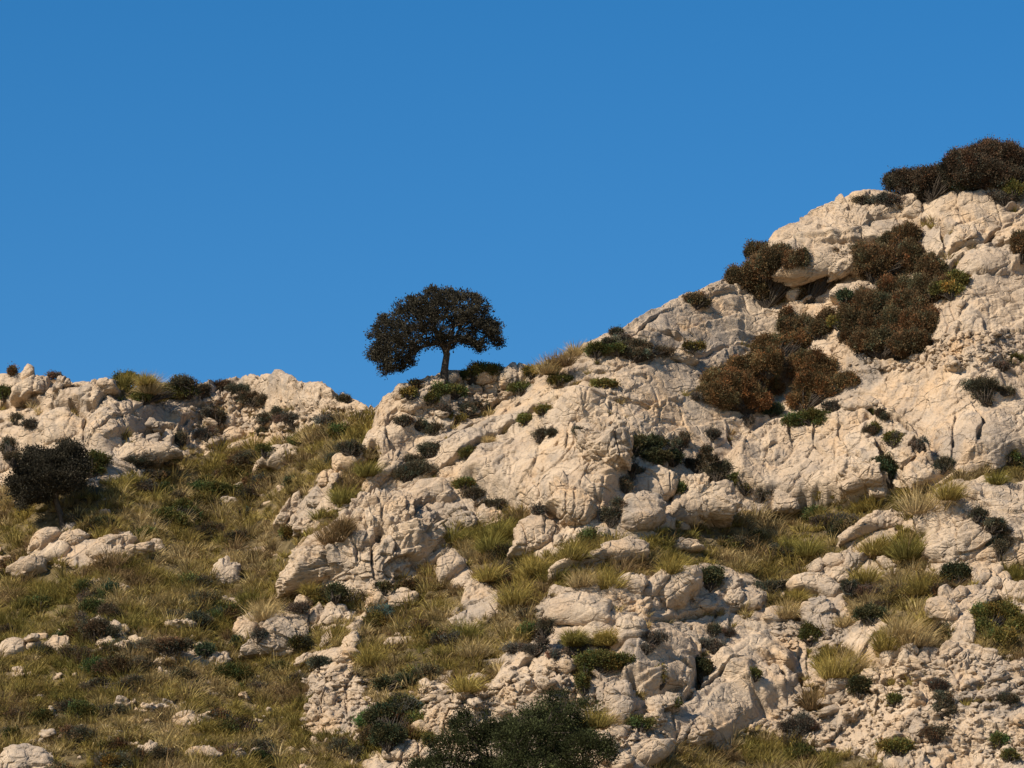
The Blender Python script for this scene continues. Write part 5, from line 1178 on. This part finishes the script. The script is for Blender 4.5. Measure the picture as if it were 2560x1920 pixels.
g = mesh_np('grass', np.vstack(Vs), np.vstack(Qs), np.vstack(Ts), M_GRASS, smooth=False, col=np.vstack(Cs)); tag(g, kind='stuff')
# edge tufts straying over the rock borders, still ground cover
sel2 = np.nonzero(((VG > .15) & (VG < .6) & (U[None, :] > -230) & (U[None, :] < 2440) & (np.arange(NV)[:, None] > 12)).ravel())[0]
crev = (add[L0 * NC:(L0 + NV) * NC].reshape(NV, NC) < -.06) | (D[L0 * NC:(L0 + NV) * NC].reshape(NV, NC) < -.42)
sel3 = np.nonzero(((VG < .3) & crev & (PY > skyline(PX) + 14) & (U[None, :] > -200) & (U[None, :] < 2400)).ravel())[0]
pk = np.concatenate([rng.choice(sel2, 800), rng.choice(sel3, 330)]); rw = TG[L0:L0 + NV].reshape(-1, 3)[pk]
ln = np.clip(.34 + .1 * rng.normal(0, 1, len(rw)), .15, .6)
V, Q, T_, C = blades(rw, 34, ln, .9, lean, grass_color(rw, rng), rng)
g = mesh_np('sparse_grass', V, Q, T_, M_GRASS, smooth=False, col=C); tag(g, kind='stuff')

# low heath merging with the grass, ground cover
parts = []; rs = np.random.default_rng(31)
pkh = rs.choice(sel, 900); cand = TGF[pkh]; wgt = fbm(cand, 2.6, 2, 270)
for i in np.nonzero((wgt > .22) & clear(cand))[0][:150]:
    c0 = cand[i] + [0, 0, .08]
    for _ in range(3):
        rr_ = rs.uniform(.14, .34)
        parts.append(lobe_points(c0 + rs.normal(0, .22, 3) * [1, 1, .2], np.array([rr_ * 1.5, rr_, rr_ * .75]), ('dark', 'olive', 'grey', 'green', 'brown')[int(rs.integers(5))], rs, .8, .25))
V, Q, C = build_leaves(parts, rs)
g = mesh_np('low_heath', V, Q, mat=M_LEAF, col=C * .85, smooth=False); tag(g, kind='stuff')

TUSS = [  # crop, x, base y, height, colour, label
('G',340,310,200,'green','full green tussock above the rock heap by the whale-backed boulder'),
('G',200,250,150,'green','green tussock at the left above the whale-backed boulder'),
('G',900,300,200,'olive','broad olive tussock in front of the sloping pale slab'),
('G',1060,320,180,'olive','olive tussock right of the broad olive one before the sloping slab'),
('G',1250,330,290,'green','tallest green tussock against the big right-edge outcrop'),
('G',850,550,200,'olive','tussock between the rock heap and the sloping small slab'),
('G',140,850,180,'straw','straw-tipped tussock left of the rough pale boulder'),
('G',260,700,120,'olive','low tussock in front of the whale-backed boulder'),
('G',590,1360,280,'olive','tall olive tussock on the rocks above the wedge-shaped boulder'),
('G',740,1320,240,'straw','tawny tussock right of the tall olive one above the wedge boulder'),
('G',380,1640,220,'brown','brownish tussock left of the wedge-shaped boulder'),
('G',1000,1130,230,'olive','tussock at the lower left of the tall grass patch'),
('G',1130,1010,240,'straw','straw tussock in the middle of the tall grass patch'),
('G',1290,1090,260,'straw','fawn tussock at the lower right of the tall grass patch'),
('G',1300,640,220,'olive','olive tussock at the upper right of the tall grass patch'),
('G',680,920,140,'straw','low straw tussock under the grey shrub right of the whale-backed boulder'),
('G',2160,530,180,'green','green tussock at the right edge below the big outcrop'),
('F',620,600,170,'green','bright spiky green tuft on the white rock in the lower middle'),
('F',930,570,150,'olive','olive tuft at the left of the dark grey boulder'),
('F',860,600,110,'olive','small olive tuft between the spiky tuft and the dark grey boulder'),
('F',800,1300,200,'olive','olive tussock growing above the foreground tree crown'),
('F',900,1330,190,'brown','tawny tussock right of the one above the foreground tree crown'),
('H',1340,650,130,'straw','straw tussock on the skyline at the left of the ridge grass'),
('H',1430,600,110,'brown','brown tussock in the middle of the ridge grass'),
('H',1510,540,110,'straw','straw tussock on the skyline at the right of the ridge grass'),
('H',1270,650,80,'olive','small olive tussock at the left end of the ridge grass'),
('H',1060,1040,70,'straw','straw tuft in the diagonal crack of the smooth slab'),
('H',950,1100,60,'straw','pale straw tuft left below the crack of the smooth slab'),
('A',1320,290,190,'straw','wind-blown straw tussock on the skyline of the left ridge'),
('A',1250,210,120,'olive','olive tussock on the skyline of the left ridge'),
('A',1120,190,100,'olive','olive tussock at the left end of the left ridge skyline bushes'),
('B',1470,1000,170,'green','green tussock patch at the spur edge under the pale rock'),
('B',1240,1240,200,'green','green tussock right of the knob at the spur edge'),
('B',1150,1570,220,'brown','brown tussock beside the upper left of the large cracked outcrop'),
('B',1260,1480,160,'brown','brown tussock above left of the large cracked outcrop'),
('C',100,720,200,'green','dark green tussock in the hollow right of the cracked outcrop'),
('C',400,800,230,'green','large green tussock in the hollow left of the tall pale block'),
('C',560,640,160,'green','green tussock at the upper right of the hollow'),
('C',420,1040,180,'olive','olive tussock in front of the hollow'),
('C',860,980,180,'olive','olive tussock at the foot of the tall pale block'),
('C',1180,860,200,'olive','olive tussock below the black-sided boulder'),
('C',1420,1120,220,'olive','wide olive tussock below the long narrow ledge'),
('C',1250,1090,170,'straw','fawn tussock at the lower left end of the narrow ledge'),
('C',640,1250,240,'olive','upright olive tussock right of two pale rocks'),
('C',2000,990,200,'olive','olive tussock left above the large smooth rounded boulder'),
('C',1150,1570,130,'green','round green tuft on the white rock below the broad slab'),
('C',1450,1600,150,'olive','yellow-green tuft left of the dark grey boulder'),
('L',1200,590,140,'olive','tan tussock left of the pale streaked rocks above the foreground tree'),
('L',560,420,150,'olive','olive tussock at the left of the centre grass patch'),
('L',1200,250,160,'green','green tussock near the top of the centre grass patch'),
('L',1250,370,150,'straw','straw tussock at the right of the centre grass patch'),
('E',930,160,120,'olive','olive tussock before the foot of the large cracked outcrop'),
('E',560,380,230,'straw','straw tussock above the sloping cracked slab'),
('E',400,250,180,'green','bright green tussock left of the large cracked outcrop'),
('D',1360,1320,300,'straw','long straw tussock in the ledge grass below the middle cliff'),
('D',1560,1200,200,'olive','olive tussock in the ledge grass right of the middle cliff'),
('D',2000,1080,150,'green','green tussock on the ledge near the right edge'),
('D',830,1300,130,'olive','olive tussock at the foot of the middle cliff'),
]
for i, (c, x, yb_, h, colr, lab) in enumerate(TUSS):
    rng = np.random.default_rng(900 + i)
    p = conv(c, [(x, yb_)])[0]; hp = h * CROP[c][2]
    gp = ground(p[0], p[1] - 1, hit_any)
    hm = max(.3, hp * gp.y / F * 1.15); nr_ = 3
    rt = np.array([[gp.x + rng.normal(0, .16) * hm, gp.y + .05 + rng.normal(0, .08), gp.z] for _ in range(nr_)])
    cc = np.tile(np.array(G_COL[colr]) * rng.uniform(.9, 1.15), (nr_, 1))
    V, Q, T_, C = blades(rt, 150, np.full(nr_, hm), .95, lean, cc, rng, width=.024, rad=.17)
    o = mesh_np('grass_tussock', V, Q, T_, M_GRASS, smooth=False, col=C, loc=(float(gp.x), float(gp.y), float(gp.z)))
    tag(o, lab, 'tussock')
